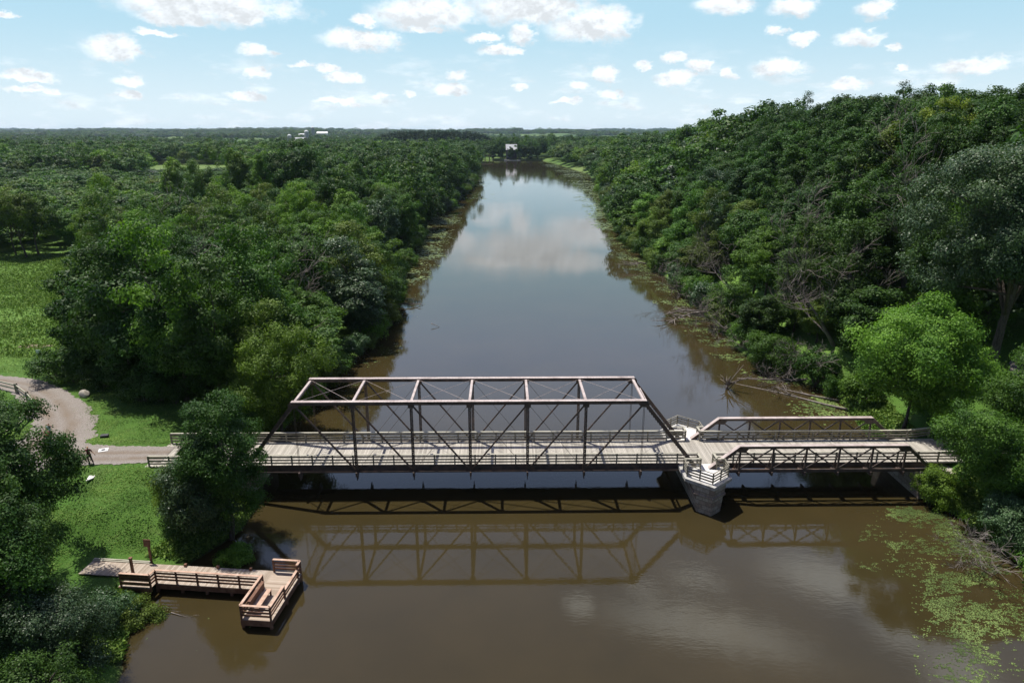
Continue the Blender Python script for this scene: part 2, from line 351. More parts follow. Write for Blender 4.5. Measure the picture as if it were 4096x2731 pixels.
def leaf_mat(name, dark, light, gloss=0.3, transl=0.3, rough=0.5):
    m, nt, out = new_mat(name); g = G(nt)
    at = g.n('ShaderNodeAttribute', attribute_name='tint')
    oi = g.n('ShaderNodeObjectInfo')
    col = ramp(g, at.outputs['Fac'], [(0.05, dark), (0.95, light)])
    hs = g.n('ShaderNodeHueSaturation')
    a = g.n('ShaderNodeMapRange', {3: 0.488, 4: 0.508}); g.l(oi.outputs['Random'], a.inputs[0]); g.l(a.outputs[0], hs.inputs['Hue'])
    r2 = g.n('ShaderNodeMath', {1: 7.31}, operation='MULTIPLY'); g.l(oi.outputs['Random'], r2.inputs[0])
    r3 = g.n('ShaderNodeMath', operation='FRACT'); g.l(r2.outputs[0], r3.inputs[0])
    b = g.n('ShaderNodeMapRange', {3: 0.70, 4: 1.18}); g.l(r3.outputs[0], b.inputs[0]); g.l(b.outputs[0], hs.inputs['Value'])
    g.l(col, hs.inputs['Color'])
    p = g.n('ShaderNodeBsdfPrincipled', {'Roughness': rough, 'Specular IOR Level': gloss})
    g.l(hs.outputs[0], p.inputs['Base Color'])
    t = g.n('ShaderNodeBsdfTranslucent')
    tcol = mixc(g, 1.0, hs.outputs[0], (1.5, 1.7, 0.6), 'MULTIPLY'); g.l(tcol, t.inputs[0])
    ms = g.n('ShaderNodeMixShader', {0: transl}); g.l(p.outputs[0], ms.inputs[1]); g.l(t.outputs[0], ms.inputs[2])
    g.l(ms.outputs[0], out.inputs[0])
    return m

M = {}
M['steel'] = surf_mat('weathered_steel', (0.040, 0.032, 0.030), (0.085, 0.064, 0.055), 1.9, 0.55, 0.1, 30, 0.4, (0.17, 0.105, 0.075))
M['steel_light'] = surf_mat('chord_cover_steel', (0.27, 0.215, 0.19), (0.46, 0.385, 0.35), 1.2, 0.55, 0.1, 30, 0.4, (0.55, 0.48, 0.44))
M['deck'] = plank_mat('deck_planks', ((0.22, 0.20, 0.17), (0.36, 0.335, 0.285), (0.50, 0.465, 0.40)), 0.15, 'x')
M['rail'] = surf_mat('rail_timber', (0.10, 0.095, 0.07), (0.23, 0.215, 0.17), 2.5, 0.85, 0.2, 25, 0.2, (0.36, 0.335, 0.28), stretch=(0.6, 3, 3))
M['rail_cap'] = surf_mat('rail_cap_timber', (0.27, 0.26, 0.20), (0.42, 0.40, 0.32), 2.0, 0.85, 0.2, 25, 0.2, (0.52, 0.50, 0.42), stretch=(0.5, 3, 3))
M['dock'] = plank_mat('dock_planks', ((0.22, 0.17, 0.125), (0.37, 0.305, 0.24), (0.50, 0.43, 0.355)), 0.15, 'x')
M['dock_end'] = plank_mat('dock_end_planks', ((0.24, 0.18, 0.13), (0.38, 0.305, 0.235), (0.50, 0.42, 0.34)), 0.15, 'y')
M['dock_rail'] = surf_mat('dock_timber', (0.11, 0.055, 0.035), (0.19, 0.10, 0.065), 2.5, 0.8, 0.2, 25, 0.25, (0.27, 0.16, 0.105))
M['bark'] = surf_mat('bark', (0.05, 0.04, 0.03), (0.10, 0.085, 0.065), 3, 0.9, 0.5, 12, 0.2, (0.15, 0.13, 0.105), stretch=(3, 3, 0.6))
M['deadwood'] = surf_mat('dead_wood', (0.13, 0.11, 0.095), (0.22, 0.19, 0.17), 3, 0.85, 0.3, 12, 0.2, (0.33, 0.30, 0.27))
M['paint_white'] = surf_mat('white_board', (0.74, 0.74, 0.72), (0.82, 0.82, 0.80), 4, 0.6, 0.05, 30)
M['paint_black'] = surf_mat('black_plastic', (0.012, 0.012, 0.014), (0.025, 0.025, 0.028), 4, 0.4, 0.1, 30)
M['concrete_white'] = surf_mat('pale_concrete', (0.60, 0.58, 0.54), (0.76, 0.74, 0.70), 2.5, 0.85, 0.2, 25, 0.2)
M['rock'] = surf_mat('boulder_rock', (0.22, 0.20, 0.16), (0.36, 0.33, 0.28), 2.0, 0.85, 0.6, 6, 0.3, (0.45, 0.43, 0.37))

def stone_mat():
    m, nt, out = new_mat('coursed_stone'); g = G(nt)
    tc = g.n('ShaderNodeTexCoord'); sp = g.n('ShaderNodeSeparateXYZ'); g.l(tc.outputs['Object'], sp.inputs[0])
    xo = g.n('ShaderNodeMath', {1: 18.3}, operation='SUBTRACT'); g.l(sp.outputs[0], xo.inputs[0]); xa = g.n('ShaderNodeMath', operation='ABSOLUTE'); g.l(xo.outputs[0], xa.inputs[0])
    xm = g.n('ShaderNodeMath', {1: 1.25}, operation='MULTIPLY'); g.l(xa.outputs[0], xm.inputs[0])
    ad = g.n('ShaderNodeMath', operation='ADD'); g.l(xm.outputs[0], ad.inputs[0])
    k = g.n('ShaderNodeMath', {1: 0.55}, operation='MULTIPLY'); g.l(sp.outputs[1], k.inputs[0]); g.l(k.outputs[0], ad.inputs[1])
    cb = g.n('ShaderNodeCombineXYZ'); g.l(ad.outputs[0], cb.inputs[0]); g.l(sp.outputs[2], cb.inputs[1])
    br = g.n('ShaderNodeTexBrick', {'Scale': 1.0, 'Mortar Size': 0.02, 'Mortar Smooth': 0.3, 'Bias': 0.0, 'Brick Width': 0.78, 'Row Height': 0.42,
                                    'Color1': (0.27, 0.225, 0.195, 1), 'Color2': (0.42, 0.41, 0.37, 1), 'Mortar': (0.13, 0.12, 0.11, 1)})
    g.l(cb.outputs[0], br.inputs['Vector'])
    n1 = noise(g, 7, 6, 0.7, tc.outputs['Object'])
    col = mixc(g, 0.75, br.outputs['Color'], ramp(g, n1.outputs['Fac'], [(0.25, (0.35, 0.33, 0.30)), (0.75, (1.5, 1.4, 1.25))]), 'MULTIPLY')
    b = g.n('ShaderNodeBump', {'Strength': 0.7, 'Distance': 0.05})
    hh = mixc(g, 0.5, n1.outputs['Fac'], br.outputs['Fac'], 'SUBTRACT'); g.l(hh, b.inputs['Height'])
    p = g.n('ShaderNodeBsdfPrincipled', {'Roughness': 0.85, 'Specular IOR Level': 0.25}); g.l(col, p.inputs['Base Color']); g.l(b.outputs[0], p.inputs['Normal'])
    g.l(p.outputs[0], out.inputs[0]); return m
M['stone'] = stone_mat()

def ground_mat():
    m, nt, out = new_mat('grass_ground'); g = G(nt)
    tc = g.n('ShaderNodeTexCoord'); v = tc.outputs['Object']
    nf = noise(g, 9.0, 6, 0.75, v); nm = noise(g, 0.45, 7, 0.72, v); nl = noise(g, 0.06, 3, 0.5, v); nfar = noise(g, 0.0045, 3, 0.5, v)
    lawn = ramp(g, nf.outputs['Fac'], [(0.30, (0.026, 0.064, 0.010)), (0.5, (0.070, 0.145, 0.022)), (0.72, (0.165, 0.25, 0.06))])
    dry = ramp(g, nf.outputs['Fac'], [(0.3, (0.075, 0.095, 0.03)), (0.7, (0.19, 0.20, 0.085))])
    f = ramp(g, nm.outputs['Fac'], [(0.52, (0, 0, 0)), (0.72, (0.6, 0.6, 0.6))])
    c = mixc(g, f, lawn, dry)
    c = mixc(g, ramp(g, nl.outputs['Fac'], [(0.35, (0.0, 0.0, 0.0)), (0.65, (1, 1, 1))]), mixc(g, 1.0, c, (0.66, 0.82, 0.66), 'MULTIPLY'), c)
    # meadow beyond the lawn: paler, coarser
    sp = g.n('ShaderNodeSeparateXYZ'); g.l(v, sp.inputs[0])
    md = g.n('ShaderNodeMapRange', {1: 88.0, 2: 93.0}); 
    wob = g.n('ShaderNodeMath', {1: 6.0}, operation='MULTIPLY'); g.l(nm.outputs['Fac'], wob.inputs[0])
    yy = g.n('ShaderNodeMath', operation='ADD'); g.l(sp.outputs[1], yy.inputs[0]); g.l(wob.outputs[0], yy.inputs[1]); g.l(yy.outputs[0], md.inputs[0])
    n6 = noise(g, 2.2, 6, 0.7, v)
    mead = ramp(g, n6.outputs['Fac'], [(0.3, (0.055, 0.12, 0.020)), (0.52, (0.11, 0.205, 0.036)), (0.72, (0.18, 0.27, 0.07))])
    c = mixc(g, md.outputs[0], c, mead)
    # farmland
    fl = ramp(g, nfar.outputs['Fac'], [(0.42, (0.05, 0.10, 0.03)), (0.5, (0.09, 0.16, 0.035)), (0.6, (0.14, 0.20, 0.06))])
    fm = g.n('ShaderNodeMapRange', {1: 420.0, 2: 600.0}); g.l(sp.outputs[1], fm.inputs[0])
    c = mixc(g, fm.outputs[0], c, fl)
    # bare mud at the waterline and below
    mz = g.n('ShaderNodeMapRange', {1: 0.55, 2: 0.15}); 
    wz = g.n('ShaderNodeMath', {1: 0.5}, operation='MULTIPLY'); g.l(nm.outputs['Fac'], wz.inputs[0])
    zz = g.n('ShaderNodeMath', operation='ADD'); g.l(sp.outputs[2], zz.inputs[0]); g.l(wz.outputs[0], zz.inputs[1]); g.l(zz.outputs[0], mz.inputs[0])
    c = mixc(g, mz.outputs[0], c, (0.045, 0.036, 0.022))
    b = g.n('ShaderNodeBump', {'Strength': 0.5, 'Distance': 0.06}); g.l(nf.outputs['Fac'], b.inputs['Height'])
    p = g.n('ShaderNodeBsdfPrincipled', {'Roughness': 0.9, 'Specular IOR Level': 0.15}); g.l(c, p.inputs['Base Color']); g.l(b.outputs[0], p.inputs['Normal'])
    g.l(p.outputs[0], out.inputs[0]); return m
M['ground'] = ground_mat()

def gravel_mat():
    m, nt, out = new_mat('gravel'); g = G(nt)
    at = g.n('ShaderNodeAttribute', attribute_name='edge'); tc = g.n('ShaderNodeTexCoord'); v = tc.outputs['Object']
    nf = noise(g, 14, 5, 0.8, v); nm = noise(g, 0.6, 4, 0.6, v)
    stone = ramp(g, nf.outputs['Fac'], [(0.28, (0.10, 0.09, 0.08)), (0.5, (0.24, 0.215, 0.19)), (0.72, (0.44, 0.41, 0.38))])
    dirt = ramp(g, nf.outputs['Fac'], [(0.3, (0.12, 0.095, 0.072)), (0.7, (0.25, 0.20, 0.15))])
    # two wheel tracks worn to dirt
    tr = ramp(g, at.outputs['Fac'], [(0.10, (0, 0, 0)), (0.28, (1, 1, 1)), (0.46, (0.1, 0.1, 0.1))])
    r = tr.node.color_ramp.elements
    e = r.new(0.6); e.color = (0.9, 0.9, 0.9, 1); e = r.new(0.8); e.color = (0.1, 0.1, 0.1, 1)
    f = mixc(g, 0.8, tr, ramp(g, nm.outputs['Fac'], [(0.3, (0.35, 0.35, 0.35)), (0.65, (1.3, 1.3, 1.3))]), 'MULTIPLY')
    c = mixc(g, f, stone, dirt)
    b = g.n('ShaderNodeBump', {'Strength': 0.6, 'Distance': 0.03}); g.l(nf.outputs['Fac'], b.inputs['Height'])
    p = g.n('ShaderNodeBsdfPrincipled', {'Roughness': 0.9, 'Specular IOR Level': 0.2}); g.l(c, p.inputs['Base Color']); g.l(b.outputs[0], p.inputs['Normal'])
    g.l(p.outputs[0], out.inputs[0]); return m
M['gravel'] = gravel_mat()

def water_mat():
    m, nt, out = new_mat('river_water'); g = G(nt)
    tc = g.n('ShaderNodeTexCoord'); v = tc.outputs['Object']
    mp = g.n('ShaderNodeMapping', {'Scale': (0.45, 1.0, 1.0), 'Rotation': (0, 0, 0.15)}); g.l(v, mp.inputs[0])
    n1 = noise(g, 1.6, 3, 0.5, mp.outputs[0]); n2 = noise(g, 6.0, 2, 0.5, mp.outputs[0])
    mp2 = g.n('ShaderNodeMapping', {'Scale': (0.018, 0.012, 1.0)}); g.l(v, mp2.inputs[0])
    patch = noise(g, 1.0, 4, 0.6, mp2.outputs[0])
    h = g.n('ShaderNodeMath', {1: 0.5}, operation='MULTIPLY_ADD'); g.l(n2.outputs['Fac'], h.inputs[0]); g.l(n1.outputs['Fac'], h.inputs[2])
    st = ramp(g, patch.outputs['Fac'], [(0.40, (0.15, 0.15, 0.15)), (0.62, (1, 1, 1))])
    sm = g.n('ShaderNodeMath', {1: 0.055}, operation='MULTIPLY'); g.l(st, sm.inputs[0])
    b = g.n('ShaderNodeBump', {'Distance': 0.12}); g.l(h.outputs[0], b.inputs['Height']); g.l(sm.outputs[0], b.inputs['Strength'])
    # silt: lighter and browner in the shallows
    n3 = noise(g, 0.09, 4, 0.6, v)
    c = ramp(g, n3.outputs['Fac'], [(0.3, (0.034, 0.0265, 0.0105)), (0.7, (0.045, 0.034, 0.0135))])
    p = g.n('ShaderNodeBsdfPrincipled', {'Roughness': 0.035, 'IOR': 1.37, 'Specular IOR Level': 0.5})
    g.l(c, p.inputs['Base Color']); g.l(b.outputs[0], p.inputs['Normal']); g.l(p.outputs[0], out.inputs[0]); return m
M['water'] = water_mat()

def pad_mat():
    m, nt, out = new_mat('pond_weed'); g = G(nt)
    at = g.n('ShaderNodeAttribute', attribute_name='tint')
    col = ramp(g, at.outputs['Fac'], [(0.0, (0.05, 0.075, 0.02)), (0.45, (0.075, 0.115, 0.028)), (1.0, (0.205, 0.275, 0.08))])
    p = g.n('ShaderNodeBsdfPrincipled', {'Roughness': 0.5, 'Specular IOR Level': 0.3}); g.l(col, p.inputs['Base Color'])
    g.l(p.outputs[0], out.inputs[0]); return m
M['pads'] = pad_mat()

# leaf colours (dark leaf, light leaf)
LK = 1.22
def leaf_mat2(n, a, b, g_, t_, r_): return leaf_mat(n, tuple(v * LK for v in a), tuple(v * LK * 1.1 for v in b), g_ * 0.55, t_ * 0.75, r_ + 0.04)
LEAF = {
 'dark':   leaf_mat2('leaf_dark', (0.013, 0.040, 0.006), (0.050, 0.108, 0.017), 0.32, 0.26, 0.5),
 'mid':    leaf_mat2('leaf_mid', (0.022, 0.062, 0.008), (0.080, 0.158, 0.022), 0.32, 0.30, 0.5),
 'bright': leaf_mat2('leaf_bright', (0.038, 0.094, 0.012), (0.135, 0.235, 0.030), 0.30, 0.34, 0.5),
 'grey':   leaf_mat2('leaf_grey', (0.020, 0.050, 0.017), (0.068, 0.120, 0.048), 0.55, 0.22, 0.42),
 'olive':  leaf_mat2('leaf_olive', (0.036, 0.068, 0.010), (0.115, 0.165, 0.030), 0.30, 0.30, 0.5),
 'yellow': leaf_mat2('leaf_yellow', (0.075, 0.115, 0.015), (0.20, 0.27, 0.04), 0.30, 0.34, 0.5),
 'lawn':   leaf_mat2('grass_blades', (0.040, 0.095, 0.014), (0.165, 0.245, 0.055), 0.2, 0.15, 0.6),
 'pine':   leaf_mat2('needle_dark', (0.010, 0.028, 0.010), (0.030, 0.062, 0.022), 0.25, 0.10, 0.6),
}
# ------------------------------------------------------------------ ground, water, tracks
def build_ground():
    def axis(segs):
        o = []
        for a, b, s in segs: o += list(np.arange(a, b, s))
        o.append(segs[-1][1]); return np.array(o)
    ys = axis([(-120, 20, 6), (20, 180, 0.9), (180, 420, 2.5), (420, 1000, 8), (1000, 2500, 40), (2500, 12000, 190)])
    xr = axis([(0, 80, 0.9), (80, 200, 3), (200, 600, 12), (600, 2400, 60), (2400, 10500, 270)])
    xs = np.concatenate([-xr[::-1], xr[1:]])
    X, Y = np.meshgrid(xs, ys)
    Z = height(X, Y)
    bx, by = 0.0, 0.0
    V = np.stack([X.ravel(), Y.ravel(), Z.ravel()], 1)
    nx = len(xs); i, j = np.meshgrid(np.arange(len(ys) - 1), np.arange(nx - 1), indexing='ij')
    a = (i * nx + j).ravel()
    me = mesh_np('ground', V, np.stack([a, a + 1, a + nx + 1, a + nx], 1), M['ground'], smooth=True)
    tag(link(bpy.data.objects.new('ground', me)), kind='structure')
    me = mesh_np('water', np.array([(-70, -120, 0), (110, -120, 0), (110, 905, 0), (-70, 905, 0)]), np.array([(0, 1, 2, 3)]), M['water'])
    tag(link(bpy.data.objects.new('water', me)), kind='structure')
build_ground()

def strip(name, pl, widths, mat, lift, seed=1, ragged=0.35, step=0.15, across=14):
    """a track that follows the terrain: centre line pl, full widths"""
    pl = np.array(pl, float); seg = np.sqrt((np.diff(pl, axis=0) ** 2).sum(1)); s = np.concatenate([[0], np.cumsum(seg)])
    t = np.arange(0, s[-1], step)
    def sm(v):
        k = np.ones(7) / 7; vv = np.concatenate([[v[0]] * 3, v, [v[-1]] * 3]); return np.convolve(vv, k, 'valid')
    cx = sm(np.interp(t, s, pl[:, 0])); cy = sm(np.interp(t, s, pl[:, 1])); w = np.interp(t, s, widths)
    tx = np.gradient(cx); ty = np.gradient(cy); ln = np.hypot(tx, ty); nx = -ty / ln; ny = tx / ln
    u = np.linspace(-1, 1, across)
    jl = 1 + ragged * (fbm(t * 0.7, t * 0, seed) - 0.5) + 0.16 * (vnoise(t * 5.0, t * 0, seed + 2) - 0.5); jr = 1 + ragged * (fbm(t * 0.7, t * 0 + 9, seed) - 0.5) + 0.16 * (vnoise(t * 5.0, t * 0 + 4, seed + 2) - 0.5)
    off = np.where(u[None, :] < 0, u[None, :] * jl[:, None], u[None, :] * jr[:, None]) * w[:, None] / 2
    X = cx[:, None] + nx[:, None] * off; Y = cy[:, None] + ny[:, None] * off
    Z = height(X, Y) + lift
    nt_, na = X.shape; i, j = np.meshgrid(np.arange(nt_ - 1), np.arange(na - 1), indexing='ij'); a = (i * na + j).ravel()
    me = mesh_np(name, np.stack([X.ravel(), Y.ravel(), Z.ravel()], 1), np.stack([a, a + 1, a + na + 1, a + na], 1), mat, smooth=True)
    at = me.attributes.new('edge', 'FLOAT', 'POINT'); at.data.foreach_set('value', np.tile((u + 1) / 2, nt_).astype(np.float32))
    return tag(link(bpy.data.objects.new(name, me)), kind='structure')
strip('gravel_road', [(-78, 82.5), (-64, 81.8), (-59.5, 80.2), (-55, 76.9), (-50.6, 72.5), (-47.2, 68.0), (-45.2, 63.5), (-44.8, 58), (-46, 52), (-49, 45), (-54, 36)],
      [4.2, 3.9, 4.2, 4.6, 5.2, 6.2, 6.6, 6, 5, 5, 5], M['gravel'], 0.035, 3)
strip('gravel_path', [(-44.5, 61.0), (-41.5, 60.0), (-38, 59.7), (-35, 59.8), (-32, 59.9)], [5.5, 4.6, 3.9, 3.5, 3.2], M['gravel'], 0.05, 7, 0.3)
strip('dirt_track', [(39, 59.9), (46, 60.5), (52, 63), (57, 69), (61.5, 76)], [4.0, 4.2, 4.0, 3.0, 2.2], M['gravel'], 0.05, 11, 0.4)
strip('dirt_patch', [(-71.2, 96.2), (-69.5, 96.6), (-67.6, 96.2), (-66, 96.8)], [0.8, 1.8, 1.6, 0.5], surf_mat('bare_dirt', (0.17, 0.13, 0.09), (0.36, 0.29, 0.21), 3), 0.06, 12, 0.7, 0.25, 6)

# ------------------------------------------------------------------ the through truss bridge
XN = [-24.05 + 5.24 * k for k in range(9)]
YN, YF, ZT, ZB, ZD = 56.9, 62.9, 9.40, 2.62, 3.0
bridge = empty('truss_bridge', (-3, 59.9, 0)); tag(bridge, 'long rusty brown steel through truss bridge with overhead bracing, spanning the river', 'bridge')
def bp(name, mb, mat, root=bridge, **k):
    o = mb.build(name, mat, None, **k); o.parent = root; o.matrix_parent_inverse = root.matrix_basis.inverted() if False else Matrix.Translation(-Vector(root.location)); return o
def lacing(mb, p0, p1, w, side, n, t=0.05):
    p0 = Vector(p0); p1 = Vector(p1); sd = Vector(side).normalized()
    for i in range(n):
        a = p0.lerp(p1, i / n); b = p0.lerp(p1, (i + 1) / n); s = 1 if i % 2 else -1
        mb.beam(a + sd * w * s / 2, b - sd * w * s / 2, 0.015, t, side=(sd.cross((b - a).normalized())))
for yy in (YN, YF):
    mb = MB(); mb.beam((XN[1] - 0.1, yy, ZT), (XN[7] + 0.1, yy, ZT), 0.40, 0.30); bp('top_chord', mb, M['steel'])
    mb = MB(); mb.beam((XN[1] - 0.18, yy, ZT + 0.165), (XN[7] + 0.18, yy, ZT + 0.165), 0.46, 0.03)
    for i in range(105): mb.box(XN[1] + 0.3 * i - 0.02, XN[1] + 0.3 * i + 0.02, yy - 0.2, yy - 0.16, ZT + 0.1805, ZT + 0.20); mb.box(XN[1] + 0.3 * i - 0.02, XN[1] + 0.3 * i + 0.02, yy + 0.16, yy + 0.2, ZT + 0.1805, ZT + 0.20)
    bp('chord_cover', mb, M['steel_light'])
    for a, b in ((1, 0), (7, 8)):
        mb = MB(); mb.beam((XN[a], yy, ZT - 0.02), (XN[b], yy, ZB + 0.1), 0.38, 0.30)
        for i in range(26):
            f = (i + 0.5) / 26; p = Vector((XN[a], yy, ZT - 0.05)).lerp(Vector((XN[b], yy, ZB + 0.1)), f)
            sx = -1 if b == 0 else 1
            mb.box(p.x - 0.05, p.x + 0.05, yy - 0.21, yy + 0.21, p.z - 0.27, p.z - 0.12)
        bp('end_post', mb, M['steel'])
    mb = MB()
    for dy in (-0.11, 0.11): mb.beam((XN[0], yy + dy, ZB), (XN[8], yy + dy, ZB), 0.03, 0.13)
    bp('bottom_chord', mb, M['steel'])
    for k in range(2, 7):
        mb = MB()
        for dx in (-0.085, 0.085): mb.beam((XN[k] + dx, yy, ZT - 0.15), (XN[k] + dx, yy, ZB - 0.05), 0.20, 0.08)
        for dy in (-0.085, 0.085): lacing(mb, (XN[k], yy + dy, ZT - 0.3), (XN[k], yy + dy, ZB), 0.25, (1, 0, 0), 30, 0.07)
        bp('post', mb, M['steel'])
    for k in range(1, 8):
        q = 0.42 if k in (1, 7) else 0.26
        for dy in (-0.215, 0.215):
            mb = MB(); mb.box(XN[k] - q, XN[k] + q, yy + dy - 0.008, yy + dy + 0.008, ZT - 0.42, ZT - 0.02); bp('gusset_plate', mb, M['steel'])
    for k in (1, 7):
        mb = MB()
        for dx in (-0.05, 0.05): mb.tube([(XN[k] + dx, yy, ZT - 0.1), (XN[k] + dx, yy, ZB)], 0.022, 5)
        bp('hip_vertical', mb, M['steel'])
    for a, b in ((1, 2), (2, 3), (3, 4), (7, 6), (6, 5), (5, 4)):
        mb = MB()
        for dy in (-0.07, 0.07): mb.beam((XN[a], yy + dy, ZT - 0.12), (XN[b], yy + dy, ZB + 0.02), 0.035, 0.11)
        bp('diagonal', mb, M['steel'])
    for a, b in ((3, 2), (4, 3), (4, 5), (5, 6)):
        mb = MB(); mb.tube([(XN[a], yy, ZT - 0.12), (XN[b], yy, ZB + 0.02)], 0.017, 5); bp('counter_rod', mb, M['steel'])
    for k in range(1, 8):
        mb = MB(); mb.tube([(XN[k], yy - 0.22, ZB), (XN[k], yy + 0.22, ZB)], 0.07, 8); bp('pin', mb, M['steel'])
        mb = MB(); mb.tube([(XN[k], yy - 0.25, ZT), (XN[k], yy + 0.25, ZT)], 0.06, 8); bp('pin', mb, M['steel'])
for k in range(1, 8):
    mb = MB(); mb.beam((XN[k], YN + 0.2, ZT + 0.04), (XN[k], YF - 0.2, ZT + 0.04), 0.22, 0.05, side=(1, 0, 0))
    for dx in (-0.1, 0.1): mb.beam((XN[k] + dx, YN + 0.2, ZT - 0.04), (XN[k] + dx, YF - 0.2, ZT - 0.04), 0.03, 0.14, side=(1, 0, 0))
    if k in (1, 7):
        s = -1 if k == 1 else 1; nx_ = XN[0 if k == 1 else 8]
        lo = Vector((XN[k], 0, ZT)).lerp(Vector((nx_, 0, ZB)), 0.13)
        mb.beam((lo.x, YN + 0.2, lo.z), (lo.x, YF - 0.2, lo.z), 0.16, 0.05, side=(1, 0, 0))
        n = 12
        for i in range(n):
            ya = YN + 0.2 + (YF - YN - 0.4) * i / n; yb = YN + 0.2 + (YF - YN - 0.4) * (i + 1) / n
            A = (XN[k] + s * 0.03, ya, ZT - 0.1); B = (lo.x, yb, lo.z + 0.03); C_ = (XN[k] + s * 0.03, yb, ZT - 0.1); D_ = (lo.x, ya, lo.z + 0.03)
            mb.beam(A, B, 0.02, 0.05, side=(1, 0, 0.5)); mb.beam(C_, D_, 0.02, 0.05, side=(1, 0, 0.5))
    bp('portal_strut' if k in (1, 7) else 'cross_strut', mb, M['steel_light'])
    # floor beam with hangers under the deck
    mb = MB(); mb.beam((XN[k], YN - 0.35, ZB - 0.18), (XN[k], YF + 0.35, ZB - 0.18), 0.16, 0.40, side=(1, 0, 0))
    for yy, s in ((YN, -1), (YF, 1)):
        mb.add([(XN[k] - 0.03, yy + s * 0.35, ZB - 0.05), (XN[k] - 0.03, yy - s * 0.9, ZB - 0.3), (XN[k] - 0.03, yy - s * 0.35, ZB - 0.85), (XN[k] - 0.03, yy + s * 0.12, ZB - 0.85),
                (XN[k] + 0.03, yy + s * 0.35, ZB - 0.05), (XN[k] + 0.03, yy - s * 0.9, ZB - 0.3), (XN[k] + 0.03, yy - s * 0.35, ZB - 0.85), (XN[k] + 0.03, yy + s * 0.12, ZB - 0.85)],
               [(0, 1, 2, 3), (4, 5, 6, 7), (0, 1, 5, 4), (1, 2, 6, 5), (2, 3, 7, 6), (3, 0, 4, 7)])
    bp('floor_beam', mb, M['steel'])
for k in range(1, 7):
    mb = MB(); z = ZT + 0.02
    mb.tube([(XN[k] + 0.1, YN + 0.2, z), (XN[k + 1] - 0.1, YF - 0.2, z)], 0.016, 5)
    mb.tube([(XN[k] + 0.1, YF - 0.2, z), (XN[k + 1] - 0.1, YN + 0.2, z)], 0.016, 5)
    bp('sway_rod', mb, M['steel_light'])
# deck with edge beams and stringers
mb = MB(); mb.box(-33.2, 43.2, 57.32, 62.48, ZD - 0.08, ZD); bp('deck', mb, M['deck'])
mb = MB(); mb.box(-24.2, 16.3, 57.24, 57.315, ZD - 0.42, ZD + 0.10); mb.box(20.3, 39.4, 57.24, 57.315, ZD - 0.42, ZD + 0.08); mb.box(-24.2, 16.3, 62.485, 62.56, ZD - 0.42, ZD + 0.08); mb.box(20.3, 39.4, 62.485, 62.56, ZD - 0.42, ZD + 0.08); bp('edge_girder', mb, M['steel'])
mb = MB()
for yy in (57.25, 58.5, 59.9, 61.3, 62.55): mb.beam((-24.3, yy, ZD - 0.25), (39.5, yy, ZD - 0.25), 0.12, 0.33)
bp('stringer', mb, M['steel'])
# timber railings
def railing(pts, root, z0, posts=1.9, cap=M['rail_cap'], mat=M['rail'], height_=1.06, rails=(0.86, 0.56, 0.28), name='railing', capw=0.2, postw=0.12, endpost=True, railh=0.14):
    mb = MB(); mc = MB()
    for i in range(len(pts) - 1):
        a = Vector((*pts[i], 0)); b = Vector((*pts[i + 1], 0)); L_ = (b - a).length; d = (b - a) / L_; nrm = Vector((-d.y, d.x, 0))
        n = max(1, round(L_ / posts))
        for q in range(n + 1):
            if q == n and i < len(pts) - 2: continue
            p = a + d * (L_ * q / n); 
            mb.beam((p.x, p.y, z0 - 0.28), (p.x, p.y, z0 + height_ - 0.03), postw, postw, side=tuple(nrm))
        for r in rails:
            mb.beam((a.x, a.y, z0 + r), (b.x, b.y, z0 + r), 0.045, railh, side=tuple(nrm))
        mc.beam((a.x, a.y, z0 + height_), (b.x, b.y, z0 + height_), capw, 0.045, side=tuple(nrm))
    r = mb.build(name, mat, None); c = mc.build('cap_rail', cap, r)
    r.parent = root; r.matrix_parent_inverse = Matrix.Translation(-Vector(root.location))
    return r
railing([(-32.8, 57.40), (18.0, 57.42), (17.98, 56.25), (16.45, 56.25)], bridge, ZD)
railing([(-33.0, 62.35), (18.15, 62.35), (18.15, 63.3), (16.75, 63.3)], bridge, ZD)

